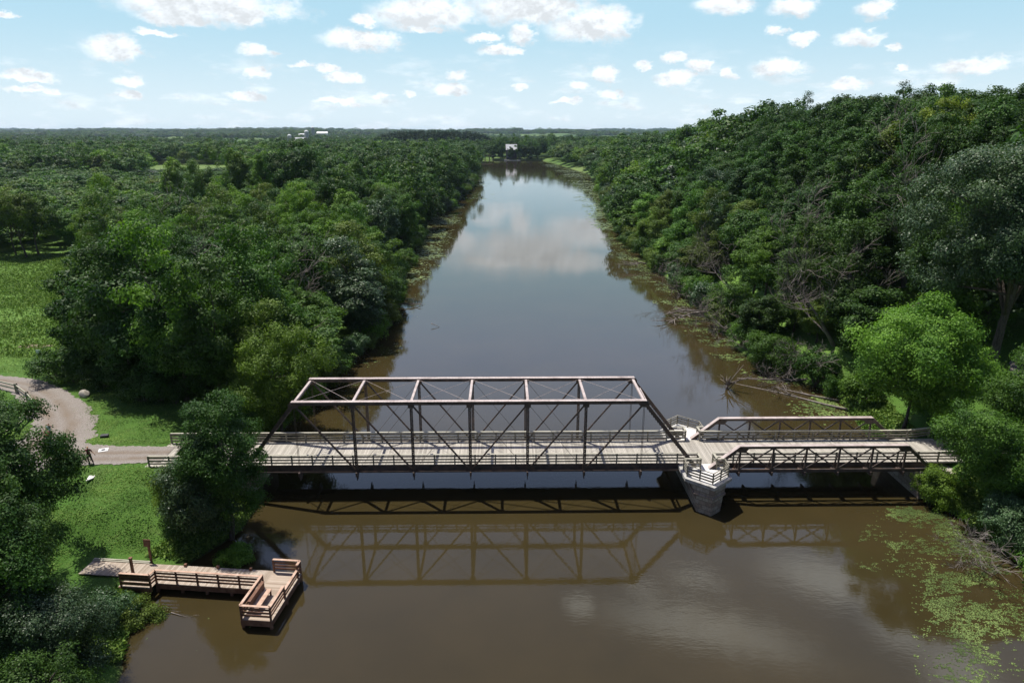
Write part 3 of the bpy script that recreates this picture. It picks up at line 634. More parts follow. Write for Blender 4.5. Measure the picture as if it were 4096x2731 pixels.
# ------------------------------------------------------------------ the low pony truss span
pony = empty('pony_truss_bridge', (29, 59.5, 0)); tag(pony, 'short low pony truss span of riveted steel between the stone pier and the right bank', 'bridge')
XP = [18.9] + [21.6 + 3.05 * k for k in range(6)] + [39.4]
for yy in (56.45, 62.75):
    zt = 5.12; zb = 2.72
    mb = MB(); mb.beam((XP[1] - 0.1, yy, zt - 0.02), (XP[6] + 0.05, yy, zt - 0.02), 0.34, 0.24); 
    mb.beam((XP[1], yy, zt), (XP[0], yy, zb + 0.1), 0.34, 0.26); mb.beam((XP[6], yy, zt), (XP[7], yy, zb + 0.1), 0.34, 0.26)
    bp('top_chord', mb, M['steel'], pony)
    mb = MB(); mb.beam((XP[1] - 0.12, yy, zt + 0.125), (XP[6] + 0.1, yy, zt + 0.125), 0.46, 0.03)
    dv = Vector((XP[0] - XP[1], 0, zb - zt)).normalized()
    mb.beam(Vector((XP[1] - 0.12, yy, zt + 0.125)), Vector((XP[0] - 0.1, yy, zb + 0.33)), 0.46, 0.03); mb.beam(Vector((XP[6] + 0.1, yy, zt + 0.125)), Vector((XP[7] + 0.1, yy, zb + 0.33)), 0.46, 0.03)
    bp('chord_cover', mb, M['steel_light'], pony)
    mb = MB(); mb.beam((XP[0], yy, zb), (XP[7], yy, zb), 0.12, 0.26); mb.beam((XP[0], yy, zb - 0.13), (XP[7], yy, zb - 0.13), 0.24, 0.03); bp('bottom_chord', mb, M['steel'], pony)
    for k in range(1, 7):
        mb = MB(); mb.beam((XP[k], yy, zt - 0.1), (XP[k], yy, zb), 0.10, 0.16); bp('post', mb, M['steel'], pony)
    for k in range(1, 6):
        mb = MB(); mb.beam((XP[k], yy - 0.03, zt - 0.15), (XP[k + 1], yy - 0.03, zb + 0.1), 0.05, 0.13); mb.beam((XP[k], yy + 0.03, zb + 0.1), (XP[k + 1], yy + 0.03, zt - 0.15), 0.05, 0.13)
        bp('diagonal', mb, M['steel'], pony)
    for k, s in ((1, 1), (6, -1)):
        mb = MB(); mb.add([(XP[k] - 0.05 * s, yy - 0.09, zt - 0.1), (XP[k] + 0.8 * s, yy - 0.09, zt - 0.1), (XP[k] + 0.45 * s, yy - 0.09, zt - 0.55), (XP[k] - 0.45 * s, yy - 0.09, zt - 0.5),
                          (XP[k] - 0.05 * s, yy + 0.09, zt - 0.1), (XP[k] + 0.8 * s, yy + 0.09, zt - 0.1), (XP[k] + 0.45 * s, yy + 0.09, zt - 0.55), (XP[k] - 0.45 * s, yy + 0.09, zt - 0.5)],
                         [(0, 1, 2, 3), (4, 5, 6, 7), (0, 1, 5, 4), (1, 2, 6, 5), (2, 3, 7, 6), (3, 0, 4, 7)]); bp('gusset_plate', mb, M['steel'], pony)
    s = -1 if yy < 59 else 1
    for k in range(1, 7):   # outriggers that brace the truss from outside
        mb = MB(); mb.beam((XP[k] - 0.28, yy - s * 0.45, zb - 0.05), (XP[k] - 0.02, yy - s * 0.06, zt - 0.7), 0.09, 0.05, side=(1, 0, 0)); bp('brace', mb, M['steel'], pony)
for k in range(1, 7):
    mb = MB(); mb.beam((XP[k], 56.2, 2.45), (XP[k], 63.0, 2.45), 0.15, 0.36, side=(1, 0, 0)); mb.box(XP[k] - 0.45, XP[k] - 0.1, 56.62, 56.95, 2.70, 2.74); bp('floor_beam', mb, M['steel'], pony)
railing([(20.25, 56.25), (19.45, 56.25), (19.45, 57.45), (42.6, 57.5)], pony, ZD)
railing([(20.2, 63.3), (19.55, 63.3), (19.55, 62.25), (40.4, 62.2), (43.0, 62.8)], pony, ZD)

# ------------------------------------------------------------------ stone pier and abutments
pier = empty('stone_pier', (18.3, 59.8, 0)); tag(pier, 'hexagonal grey stone pier standing in the river, where the two spans meet', 'pier')
def hexa(xh, yn, ys, cx=18.3, cyy=59.85):   # nose distance yn, shoulder distance ys
    return [(cx - xh, cyy - ys), (cx, cyy - yn), (cx + xh, cyy - ys), (cx + xh, cyy + ys), (cx, cyy + yn), (cx - xh, cyy + ys)]
mb = MB()
mb.prism(hexa(0.95, 6.75, 5.95), -1.2, 1.62, hexa(1.25, 6.75, 5.8)); mb.prism(hexa(1.42, 6.95, 5.85), 1.62, 1.82); mb.prism(hexa(1.32, 6.8, 5.75), 1.82, 2.62, hexa(1.62, 6.85, 5.35))
bp('shaft', mb, M['stone'], pier)
mb = MB(); mb.prism(hexa(2.1, 7.0, 5.2), 2.62, 2.93); bp('coping', mb, surf_mat('coping_stone', (0.24, 0.235, 0.21), (0.42, 0.41, 0.38), 2.2, 0.85, 0.4, 10, 0.2, (0.52, 0.51, 0.48)), pier)
mb = MB(); mb.prism(hexa(1.72, 6.5, 4.85), 2.931, 2.985); bp('bay_floor', mb, M['concrete_white'], pier)
railing([(16.45, 56.25), (16.45, 55.0), (18.3, 53.42), (20.15, 55.0), (20.15, 56.25)], pier, ZD, posts=1.0, capw=0.09, cap=M['rail'], height_=1.02, rails=(0.74, 0.46, 0.2), name='bay_railing', postw=0.1)
railing([(16.5, 63.3), (16.5, 64.7), (18.3, 66.3), (20.15, 64.7), (20.15, 63.3)], pier, ZD, posts=1.0, capw=0.09, cap=M['rail'], height_=1.02, rails=(0.74, 0.46, 0.2), name='bay_railing', postw=0.1)
mb = MB(); mb.prism([(-27.6, 56.2), (-23.3, 56.2), (-23.3, 63.6), (-27.6, 63.6)], -1.3, 2.45); ab = mb.build('abutment', M['stone']); tag(ab, 'stone abutment under the left end of the long bridge', 'abutment')
mb = MB(); mb.prism([(38.4, 55.9), (43.6, 55.9), (43.6, 63.6), (38.4, 63.6)], -1.3, 2.58); ab = mb.build('abutment', M['stone']); tag(ab, 'stone abutment under the right end of the low span', 'abutment')

# ------------------------------------------------------------------ fishing dock
dock = empty('fishing_dock', (-17.72, 42.55, 0), R(-6.0)); tag(dock, 'brown timber fishing dock with railings, built out from the lawn into the river', 'dock')
def dp(name, mb, mat, parent=None, bevel=0):
    o = mb.build(name, mat, parent or dock, bevel=bevel); return o
DZ = 0.70
# local frame: x along the walkway, y away from the photographer
mb = MB(); mb.box(-8.1, 0.0, -0.05, 2.18, DZ - 0.05, DZ); mb.box(-10.6, -8.1, -0.65, 2.18, DZ - 0.052, DZ - 0.003); mb.box(-14.6, -10.6, 0.5, 2.5, DZ - 0.054, DZ - 0.006); dp('walkway', mb, M['dock'])
mb = MB(); mb.box(0.003, 2.2, -3.25, 2.12, DZ - 0.05, DZ + 0.004); dp('platform', mb, M['dock_end'])
mb = MB()
for y0 in (-0.05, 2.12): mb.box(-8.1, 0.0, y0 - 0.03, y0 + 0.03, DZ - 0.45, DZ - 0.055)
mb.box(-10.6, -8.1, -0.7, -0.64, DZ - 0.5, DZ - 0.055)
for x0 in (0.03, 2.16): mb.box(x0 - 0.03, x0 + 0.03, -3.25, 2.1, DZ - 0.45, DZ - 0.055)
mb.box(0, 2.2, -3.29, -3.23, DZ - 0.45, DZ - 0.03); mb.box(0, 2.2, 2.1, 2.15, DZ - 0.34, DZ - 0.055)
dp('frame', mb, M['dock_rail'])
for p in [(-8.0, 0), (-6.1, 0), (-4.2, 0), (-2.3, 0), (-7.0, 2.1), (-4.4, 2.1), (-1.8, 2.1), (0.1, -3.15), (2.1, -3.15), (2.1, -0.6), (2.1, 2.05), (0.1, 2.05), (0.1, -1.0), (-10.4, -0.6)]:
    mb = MB(); top = DZ + (0.22 if p[1] == 2.1 and p[0] < 0 else -0.06); mb.box(p[0] - 0.09, p[0] + 0.09, p[1] - 0.09, p[1] + 0.09, -1.2, top); dp('pile', mb, M['dock_rail'])
def drail(pts, hgt=1.1, posts=1.55, rails=(0.84, 0.58, 0.32)):
    mb = MB(); mc = MB()
    for i in range(len(pts) - 1):
        a = Vector((*pts[i], 0)); b = Vector((*pts[i + 1], 0)); L_ = (b - a).length; d = (b - a) / L_; nr = Vector((-d.y, d.x, 0)); n = max(1, round(L_ / posts))
        for q in range(n + 1):
            p = a + d * (L_ * q / n)
            if q == n and i < len(pts) - 2: continue
            mb.beam((p.x, p.y, DZ - 0.3), (p.x, p.y, DZ + hgt - 0.02), 0.11, 0.11, side=tuple(nr))
        for r in rails:
            if r < hgt - 0.1: mb.beam((a.x, a.y, DZ + r), (b.x, b.y, DZ + r), 0.045, 0.14, side=tuple(nr))
        mc.beam((a.x, a.y, DZ + hgt), (b.x, b.y, DZ + hgt), 0.19, 0.045, side=tuple(nr))
    r = mb.build('railing', M['dock_rail'], dock); mc.build('cap_rail', M['dock_cap'], r); return r
M['dock_cap'] = surf_mat('dock_cap_timber', (0.34, 0.21, 0.145), (0.50, 0.34, 0.25), 2.5, 0.8, 0.15, 25, 0.25, (0.62, 0.46, 0.36))
drail([(-10.4, -0.6), (-8.12, -0.6), (-8.05, 0.0), (-0.02, -0.02)])
drail([(0.06, 0.2), (0.06, -3.2), (2.14, -3.2), (2.14, -0.9)], posts=1.7)
drail([(2.14, -0.85), (2.14, 1.5)], hgt=0.72, posts=2.4, rails=(0.48, 0.24))
drail([(2.14, 1.5), (2.14, 2.06), (0.06, 2.06)])
mb = MB()   # solid boarding behind the bump out
for r in (0.62, 0.42, 0.20): mb.box(-10.35, -8.15, -0.575, -0.54, DZ + r - 0.09 + 0.3 * (r > 0.4), DZ + r + 0.09 + 0.3 * (r > 0.4))
dp('side_board', mb, M['dock_rail'])
mb = MB(); mb.box(-10.62, -10.46, 0.9, 1.06, DZ - 0.3, DZ + 1.25); mb.box(-10.66, -10.42, 0.86, 1.10, DZ + 1.25, DZ + 1.32); dp('gate_post', mb, M['dock_rail'])
mb = MB(); mb.box(-14.6, -10.0, 2.25, 2.37, DZ - 0.02, DZ + 0.11); mb.box(-14.6, -9.98, 2.13, 2.249, DZ - 0.02, DZ + 0.06); dp('kerb_rail', mb, M['rail_cap'])
bench = empty('wooden_bench', (0, 0, 0)); bench.parent = None
bench.location = (-17.72 + math.cos(R(-6)) * 0.55 - math.sin(R(-6)) * -1.55, 42.55 + math.sin(R(-6)) * 0.55 + math.cos(R(-6)) * -1.55, DZ + 0.005)
bench.rotation_euler = (0, 0, R(-6)); tag(bench, 'brown wooden bench with a solid backrest, standing on the end of the fishing dock', 'bench')
def np_(name, mb, mat, parent): return mb.build(name, mat, parent)
mb = MB(); mb.box(0.0, 0.5, -1.05, 1.05, 0.42, 0.47); np_('seat', mb, M['dock_cap'], bench)
mb = MB(); mb.box(-0.16, -0.1, -1.1, 1.1, 0.45, 0.98); mb.box(-0.24, -0.02, -1.12, 1.12, 0.98, 1.02); np_('backrest', mb, M['dock_rail'], bench)
for y0 in (-0.95, 0.95):
    for x0 in (-0.09, 0.42):
        mb = MB(); mb.box(x0 - 0.05, x0 + 0.05, y0 - 0.05, y0 + 0.05, 0.004, 0.42 if x0 > 0 else 0.45); np_('leg', mb, M['dock_rail'], bench)
sg = empty('dock_sign', (-27.45, 46.1, H1(-27.45, 46.1))); tag(sg, 'small brown notice board on a timber post beside the dock walkway', 'sign')
z0 = 0.0; mb = MB(); mb.box(-0.08, 0.08, -0.06, 0.06, -0.4, 1.95); np_('post', mb, M['dock_rail'], sg)
mb = MB(); mb.beam((-0.30, -0.09, 1.82), (0.22, -0.09, 1.78), 0.05, 0.62); np_('board', mb, M['dock_rail'], sg)

# ------------------------------------------------------------------ small things on the lawn
def gz(x, y): return H1(x, y)
b = empty('landing_pad', (-38.9, 60.8, gz(-38.9, 60.8) + 0.055), R(22)); tag(b, 'white square board with a dark round spot, lying on the gravel path', 'board')
mb = MB(); mb.box(-0.42, 0.42, -0.38, 0.38, 0, 0.03); mb.build('panel', M['paint_white'], b, bevel=0.006)
mb = MB(); mb.prism([(0.2 * math.cos(t * math.pi / 12), 0.2 * math.sin(t * math.pi / 12)) for t in range(24)], 0.031, 0.036); mb.build('disc', surf_mat('dark_spot', (0.03, 0.035, 0.04), (0.06, 0.065, 0.07)), b)
mb = MB(); z = gz(-37.3, 55.9)
mb.prism([(-37.28, 55.0), (-36.93, 55.55), (-37.05, 56.3), (-37.38, 57.34), (-37.89, 57.16), (-37.6, 56.2)], z - 0.05, z + 0.03); o = mb.build('concrete_slab', M['concrete_white'], bevel=0.01)
tag(o, 'pale oblong slab lying in the mown grass below the path', 'slab')
b = empty('equipment_case', (-41.0, 64.7, gz(-41, 64.7)), R(14)); tag(b, 'black oblong case standing on the lawn by the bend of the road', 'case')
mb = MB(); mb.box(-0.36, 0.36, -0.25, 0.25, 0.0, 0.30); mb.build('body', M['paint_black'], b, bevel=0.03)
mb = MB(); mb.box(-0.38, 0.38, -0.27, 0.27, 0.301, 0.36); mb.build('lid', surf_mat('case_lid', (0.05, 0.05, 0.055), (0.08, 0.08, 0.085)), b, bevel=0.02)
def rock(name, x, y, sx, sy, sz, seed, label, mat=M['rock'], sink=0.25):
    import bmesh
    bm = bmesh.new(); bmesh.ops.create_icosphere(bm, subdivisions=3, radius=1)
    rnd = random.Random(seed); ax = [Vector([rnd.uniform(-1, 1) for _ in range(3)]).normalized() for _ in range(9)]; of = [rnd.uniform(0.62, 0.95) for _ in range(9)]
    for v in bm.verts:
        for a_, o_ in zip(ax, of):
            dd = v.co.dot(a_)
            if dd > o_: v.co -= a_ * (dd - o_) * 0.85
        v.co.x *= sx; v.co.y *= sy; v.co.z *= sz
    me = bpy.data.meshes.new(name); bm.to_mesh(me); bm.free(); me.polygons.foreach_set('use_smooth', [True] * len(me.polygons)); me.materials.append(mat)
    o = bpy.data.objects.new(name, me); link(o); o.location = (x, y, gz(x, y) + sz * (1 - sink) - sz * sink * 0.3); o.rotation_euler = (0, 0, rnd.uniform(0, 6)); tag(o, label, 'boulder'); return o
rock('boulder', -50.0, 76.6, 0.85, 0.58, 0.48, 4, 'pale rounded boulder on the grass outside the bend of the gravel road')
s_ = empty('trail_marker', (-62.9, 88.6, gz(-62.9, 88.6))); tag(s_, 'thin post with a small pale plate, standing in the grass behind the road', 'marker post')
mb = MB(); mb.box(-0.05, 0.05, -0.05, 0.05, -0.3, 1.9); mb.build('post', M['rail'], s_)
mb = MB(); mb.box(-0.26, 0.26, -0.085, -0.055, 1.5, 2.0); mb.build('plate', surf_mat('pale_plate', (0.45, 0.55, 0.6), (0.7, 0.74, 0.76)), s_)

# split rail fence on the inside of the bend
fence = empty('rail_fence', (-57, 76, 0)); tag(fence, 'weathered two rail timber fence curving along the inside of the gravel road', 'fence')
FP = [(-72, 78.6), (-66.4, 79.0), (-62.1, 79.3), (-58.7, 77.7), (-55.6, 75.0), (-53.0, 72.3), (-52.0, 69.6), (-51.3, 66.8), (-51.0, 63.8)]
for i, (x, y) in enumerate(FP):
    z = gz(x, y); mb = MB(); mb.box(x - 0.13, x + 0.13, y - 0.13, y + 0.13, z - 0.3, z + 1.25); bp('post', mb, M['rail'], fence)
for i in range(len(FP) - 1):
    a, b_ = FP[i], FP[i + 1]
    for dz in (0.55, 1.02):
        mb = MB(); mb.beam((a[0], a[1], gz(*a) + dz), (b_[0], b_[1], gz(*b_) + dz), 0.10, 0.15, side=(0.5, 1, 0)); bp('rail', mb, M['rail_cap'], fence)
# ------------------------------------------------------------------ people
def skin_body(name, pts, edges, rad, mat, parent=None, levels=2, root=0):
    me = bpy.data.meshes.new(name); me.from_pydata([Vector(p) for p in pts], edges, []); me.update()
    sk = me.skin_vertices.new() if hasattr(me.skin_vertices, 'new') else None
    o = bpy.data.objects.new(name, me); link(o, parent)
    m = o.modifiers.new('skin', 'SKIN'); m.use_smooth_shade = True
    lay = me.skin_vertices[0].data if len(me.skin_vertices) else None
    if lay is None:
        import bmesh
        bm = bmesh.new(); bm.from_mesh(me); bm.verts.layers.skin.verify(); bm.to_mesh(me); bm.free(); lay = me.skin_vertices[0].data
    for i, r in enumerate(rad):
        lay[i].radius = (r, r) if not isinstance(r, tuple) else r
        lay[i].use_root = (i == root)
    s = o.modifiers.new('sub', 'SUBSURF'); s.levels = levels; s.render_levels = levels
    me.materials.append(mat); return o
def skin_tone(n, c): return surf_mat(n, tuple(v * 0.85 for v in c), c, 8, 0.55, 0.02, 40, 0.3)
M['skin'] = skin_tone('skin', (0.52, 0.30, 0.21))
def limb(P_, E_, R_, start, pts, rads):
    prev = start
    for p, r in zip(pts, rads):
        P_.append(p); R_.append(r); E_.append((prev, len(P_) - 1)); prev = len(P_) - 1
    return prev
def make_person(loc, rz, label, group, top, legs, hair, handL, handR, elbL, elbR, footL, footR, kneeL, kneeR, shoes, hat=None, scale=1.0):
    root = empty('person', loc, rz); root.scale = (scale,) * 3; tag(root, label, 'person', group)
    Pn = [(0, 0, 0.95)]; Rn = [0.13]; E = []
    ch = limb(Pn, E, Rn, 0, [(0, 0, 1.10), (0, -0.01, 1.28), (0, 0, 1.40)], [0.12, 0.14, 0.10])
    nk = limb(Pn, E, Rn, ch, [(0, 0.0, 1.47), (0, -0.015, 1.53), (0, -0.03, 1.60), (0, -0.03, 1.67)], [0.05, 0.062, 0.085, 0.062])
    sh = 2
    for s, hand, elb in ((-1, handL, elbL), (1, handR, elbR)):
        S = Vector((s * 0.19, 0, 1.37)); e = Vector(elb); h = Vector(hand); 
        w = limb(Pn, E, Rn, ch, [tuple(S), tuple(S.lerp(e, 0.5)), tuple(e), tuple(e.lerp(h, 0.5)), tuple(h)], [0.058, 0.05, 0.042, 0.036, 0.026])
        d = (h - e).normalized(); pal = h + d * 0.08
        pw = limb(Pn, E, Rn, w, [tuple(h + d * 0.045)], [0.034])
        side = d.cross(Vector((0, 1, 0.2))).normalized()
        for k, ln in enumerate((0.072, 0.084, 0.078, 0.062)):
            o_ = side * ((k - 1.5) * 0.021); bend = Vector((0, -0.02, -0.01))
            limb(Pn, E, Rn, pw, [tuple(h + d * 0.085 + o_), tuple(h + d * (0.085 + ln * 0.55) + o_ + bend * 0.5), tuple(h + d * (0.085 + ln) + o_ + bend * 1.4)], [0.011, 0.009, 0.008])
        limb(Pn, E, Rn, pw, [tuple(h + d * 0.05 - side * 0.04), tuple(h + d * 0.09 - side * 0.058)], [0.012, 0.009])
    for s, kn, ft in ((-1, kneeL, footL), (1, kneeR, footR)):
        hp = Vector((s * 0.09, 0, 0.88)); k = Vector(kn); f = Vector(ft)
        limb(Pn, E, Rn, 0, [tuple(hp), tuple(hp.lerp(k, 0.5)), tuple(k), tuple(k.lerp(f, 0.4)), tuple(f), (f.x, f.y - 0.06, f.z - 0.045), (f.x, f.y - 0.17, f.z - 0.05)], [0.095, 0.08, 0.06, 0.055, 0.04, 0.04, 0.03])
    skin_body('body', Pn, E, Rn, M['skin'], root)
    # shirt: torso and sleeves a little wider than the body
    Ps = [(0, 0, 0.90)]; Rs = [0.155]; Es = []
    c2 = limb(Ps, Es, Rs, 0, [(0, 0, 1.08), (0, -0.01, 1.28), (0, 0, 1.41)], [0.145, 0.165, 0.11])
    for s, elb in ((-1, elbL), (1, elbR)):
        S = Vector((s * 0.20, 0, 1.37)); e = Vector(elb); limb(Ps, Es, Rs, c2, [tuple(S), tuple(S.lerp(e, 0.75))], [0.075, 0.06])
    skin_body('shirt', Ps, Es, Rs, top, root)
    Pt = [(0, 0, 0.94)]; Rt = [0.15]; Et = []
    for s, kn, ft in ((-1, kneeL, footL), (1, kneeR, footR)):
        hp = Vector((s * 0.09, 0, 0.87)); k = Vector(kn); f = Vector(ft)
        limb(Pt, Et, Rt, 0, [tuple(hp), tuple(hp.lerp(k, 0.5)), tuple(k), tuple(k.lerp(f, 0.5)), tuple(f + Vector((0, 0, 0.05)))], [0.105, 0.095, 0.075, 0.068, 0.062])
    skin_body('trousers', Pt, Et, Rt, legs, root)
    for s, ft in ((-1, footL), (1, footR)):
        f = Vector(ft); skin_body('shoe', [(f.x, f.y + 0.02, f.z - 0.03), (f.x, f.y - 0.08, f.z - 0.045), (f.x, f.y - 0.19, f.z - 0.05)], [(0, 1), (1, 2)], [0.052, 0.048, 0.036], shoes, root, 1)
    skin_body('hair', [(0, 0.015, 1.70), (0, 0.055, 1.62), (0, 0.06, 1.52)], [(0, 1), (1, 2)], [0.085, 0.088, 0.055], hair, root)
    # face: nose, eyes, mouth
    mb = MB(); mb.tube([(0, -0.105, 1.62), (0, -0.135, 1.60)], [0.008, 0.014], 6); f_ = mb.build('nose', M['skin'], root)
    for s in (-1, 1):
        mb = MB(); mb.tube([(s * 0.033, -0.100, 1.635), (s * 0.033, -0.112, 1.635)], 0.009, 6); mb.build('eye', M['paint_black'], root)
    mb = MB(); mb.box(-0.025, 0.025, -0.115, -0.095, 1.565, 1.573); mb.build('mouth', surf_mat('lips', (0.3, 0.1, 0.08), (0.36, 0.13, 0.1)), root)
    if hat:
        skin_body('sun_hat', [(0, -0.02, 1.70), (0, -0.02, 1.75)], [(0, 1)], [0.115, 0.08], hat, root, 1)
    return root
cl = lambda n, c: surf_mat(n, tuple(v * 0.7 for v in c), c, 6, 0.85, 0.1, 30, 0.2)
z1 = gz(-38.6, 57.95) + 0.05
make_person((-38.55, 58.0, z1), R(15), 'woman in a dark maroon top and black trousers walking on the gravel path', None,
            cl('maroon_cloth', (0.12, 0.015, 0.025)), cl('black_cloth', (0.010, 0.010, 0.013)), cl('blond_hair', (0.42, 0.25, 0.12)),
            (-0.17, -0.25, 1.50), (0.50, -0.12, 0.98), (-0.36, -0.08, 1.22), (0.34, -0.02, 1.14), (-0.13, 0.10, 0.085), (0.30, -0.12, 0.085), (-0.12, 0.0, 0.48), (0.2, -0.1, 0.50), cl('dark_shoe', (0.03, 0.02, 0.02)))
z2 = gz(-45.4, 63.1) + 0.04
make_person((-45.5, 63.3, z2), R(-10), 'person in a pale blue top with one arm raised, on the gravel road', 'people standing on the gravel road',
            cl('pale_blue_cloth', (0.42, 0.55, 0.68)), cl('navy_cloth', (0.03, 0.04, 0.08)), cl('brown_hair', (0.14, 0.08, 0.05)),
            (-0.22, -0.15, 1.02), (0.14, -0.18, 1.66), (-0.30, 0.02, 1.12), (0.42, -0.06, 1.52), (-0.11, 0.02, 0.085), (0.13, -0.02, 0.085), (-0.10, -0.02, 0.48), (0.11, -0.03, 0.48), cl('grey_shoe', (0.1, 0.1, 0.1)), scale=1.02)
make_person((-45.1, 62.3, z2), R(5), 'person in a pink top and straw hat on the gravel road', 'people standing on the gravel road',
            cl('pink_cloth', (0.62, 0.06, 0.16)), cl('grey_cloth', (0.16, 0.16, 0.18)), cl('dark_hair', (0.07, 0.045, 0.03)),
            (-0.20, -0.16, 0.95), (0.22, -0.14, 0.93), (-0.29, 0.02, 1.12), (0.30, 0.0, 1.12), (-0.11, 0.0, 0.085), (0.12, -0.02, 0.085), (-0.10, -0.02, 0.48), (0.11, -0.03, 0.48), cl('tan_shoe', (0.2, 0.13, 0.08)), hat=cl('straw', (0.66, 0.52, 0.32)), scale=0.95)

# ------------------------------------------------------------------ foliage generators
def leaf_quads(P, Nn, size, rng, asp=0.62):
    """one folded leaf shape (rhombus) per point, lying across the direction Nn"""
    n = len(P)
    r = rng.normal(size=(n, 3)); t = np.cross(Nn, r); t /= np.linalg.norm(t, axis=1, keepdims=True) + 1e-9
    b = np.cross(Nn, t); b /= np.linalg.norm(b, axis=1, keepdims=True) + 1e-9
    s = size[:, None]
    V = np.empty((n, 4, 3)); V[:, 0] = P - t * s * 0.55; V[:, 1] = P + b * s * 0.5 * asp + Nn * s * 0.06; V[:, 2] = P + t * s * 0.55; V[:, 3] = P - b * s * 0.5 * asp + Nn * s * 0.06
    return V.reshape(-1, 3), np.arange(n * 4).reshape(n, 4)
def crown_arrays(seed, rx, ry, rz, zc, ncl, rc, nleaf, ls, lobes=0.28, low=-0.75, droop=0.0, pointy=0.0, vert=0.75):
    rng = np.random.default_rng(seed)
    k = np.arange(ncl * 2); ph = np.arccos(1 - 2 * (k + 0.5) / (ncl * 2)); th = math.pi * (1 + 5 ** 0.5) * k
    D = np.stack([np.sin(ph) * np.cos(th), np.sin(ph) * np.sin(th), np.cos(ph)], 1) + rng.normal(size=(ncl * 2, 3)) * 0.22
    D /= np.linalg.norm(D, axis=1, keepdims=True); D = D[D[:, 2] > low]
    D = D[rng.permutation(len(D))[:ncl]]
    # uneven outline: a handful of big lobes swell or pinch the crown
    LD = rng.normal(size=(9, 3)); LD /= np.linalg.norm(LD, axis=1, keepdims=True); LA = rng.uniform(-1, 1, 9)
    f = 1 + lobes * sum(a * np.clip((D @ d - 0.45) / 0.55, 0, 1) for a, d in zip(LA, LD))
    # boughs: the crown is a cluster of big rounded masses with gaps between them
    nb = max(7, int(len(D) / 9)); kb = np.arange(nb); pb = np.arccos(np.clip(1 - (1 - low) * (kb + 0.5) / nb, -1, 1)); tb = math.pi * (1 + 5 ** 0.5) * kb
    BD = np.stack([np.sin(pb) * np.cos(tb), np.sin(pb) * np.sin(tb), np.cos(pb)], 1) + rng.normal(size=(nb, 3)) * 0.2; BD /= np.linalg.norm(BD, axis=1, keepdims=True)
    near = np.argmax(D @ BD.T, axis=1); br_ = rng.uniform(0.84, 1.06, nb); cosb = (D * BD[near]).sum(1); w0 = math.sqrt(2.2 / nb)
    bulge = np.sqrt(np.clip(1 - ((1 - cosb) * 2) / (w0 * 1.35) ** 2, 0.0, 1))
    rad = f * br_[near] * (0.62 + 0.30 * bulge) * rng.uniform(0.93, 1.04, len(D)); inner = rng.random(len(D)) < 0.15; rad[inner] *= 0.55
    zz = D[:, 2]; taper = 1 - pointy * np.clip(zz, 0, 1)
    C = np.stack([D[:, 0] * rx * rad * taper, D[:, 1] * ry * rad * taper, zc + zz * rz * rad], 1)
    cr = rc * rng.uniform(0.62, 1.35, len(C))
    w = cr ** 2; cnt = np.maximum(4, (nleaf * w / w.sum())).astype(int)
    idx = np.repeat(np.arange(len(C)), cnt); n = len(idx)
    d = rng.normal(size=(n, 3)); d[:, 2] += 0.35; d /= np.linalg.norm(d, axis=1, keepdims=True)
    # ragged clumps: leaf sprays reach outwards
    spray = rng.normal(size=(len(C), 6, 3)); spray /= np.linalg.norm(spray, axis=2, keepdims=True); pick = rng.integers(0, 6, n)
    sd = spray[idx, pick]; m = rng.random(n) < 0.45
    d[m] = d[m] * 0.55 + sd[m]; d /= np.linalg.norm(d, axis=1, keepdims=True)
    q = rng.random(n) ** 0.42 * np.where(m, rng.uniform(0.8, 1.35, n), 1.0)
    off = d * (q * cr[idx])[:, None]; off[:, 2] *= vert; off[:, 2] -= droop * q * cr[idx] * np.hypot(d[:, 0], d[:, 1])
    Pp = C[idx] + off
    out = (Pp - np.array([0, 0, zc])); out /= np.linalg.norm(out, axis=1, keepdims=True) + 1e-6
    N_ = d * 0.85 + out * 0.35 + rng.normal(size=(n, 3)) * 0.45; N_[:, 2] += 0.25; N_ /= np.linalg.norm(N_, axis=1, keepdims=True)
    size = ls * rng.uniform(0.65, 1.3, n)
    V, Fq = leaf_quads(Pp, N_, size, rng)
    ct = rng.random(len(C)); tint = np.clip(ct[idx] * 0.5 + rng.random(n) * 0.5, 0, 1)
    return V, Fq, tint, C
def trunk_mesh(name, seed, h, r, C, nl=9, n=7, mat=None, base_spread=1.5):
    rnd = random.Random(seed); mb = MB()
    top = h * 0.72; pts = []; x = y = 0
    for i in range(7):
        t = i / 6; x += rnd.uniform(-1, 1) * 0.02 * h * (t > 0); y += rnd.uniform(-1, 1) * 0.02 * h * (t > 0); pts.append((x, y, -0.4 + t * (top + 0.4)))
    mb.tube(pts, [r * base_spread] + [r * (1 - 0.14 * i) for i in range(1, 7)], n)
    cs = list(C); rnd.shuffle(cs)
    for c in cs[:nl]:
        t = rnd.uniform(0.35, 0.98); k = min(5, int(t * 6)); a = Vector(pts[k]).lerp(Vector(pts[k + 1]), t * 6 - k)
        if a.z > c[2]: a = Vector(pts[2]).lerp(Vector(pts[3]), rnd.random())
        c = Vector(c); m = a.lerp(c, 0.5) + Vector((rnd.uniform(-.3, .3), rnd.uniform(-.3, .3), rnd.uniform(0, 0.5)))
        rr = r * rnd.uniform(0.3, 0.5); mb.tube([a, m, c], [rr, rr * 0.65, rr * 0.2], 5)
    me = bpy.data.meshes.new(name); me.from_pydata(mb.v, [], mb.f); me.polygons.foreach_set('use_smooth', [True] * len(me.polygons)); me.materials.append(mat or M['bark']); return me
def tree_proto(seed, h, rx, rz, ncl, rc, nleaf, ls, trunk_r=0.22, **k):
    zc = h - rz; V, F_, t, C = crown_arrays(seed, rx, rx * 0.95, rz, zc, ncl, rc, nleaf, ls, **k)
    return mesh_np('crown', V, F_, LEAF['mid'], t), trunk_mesh('trunk', seed, h, trunk_r, C), h
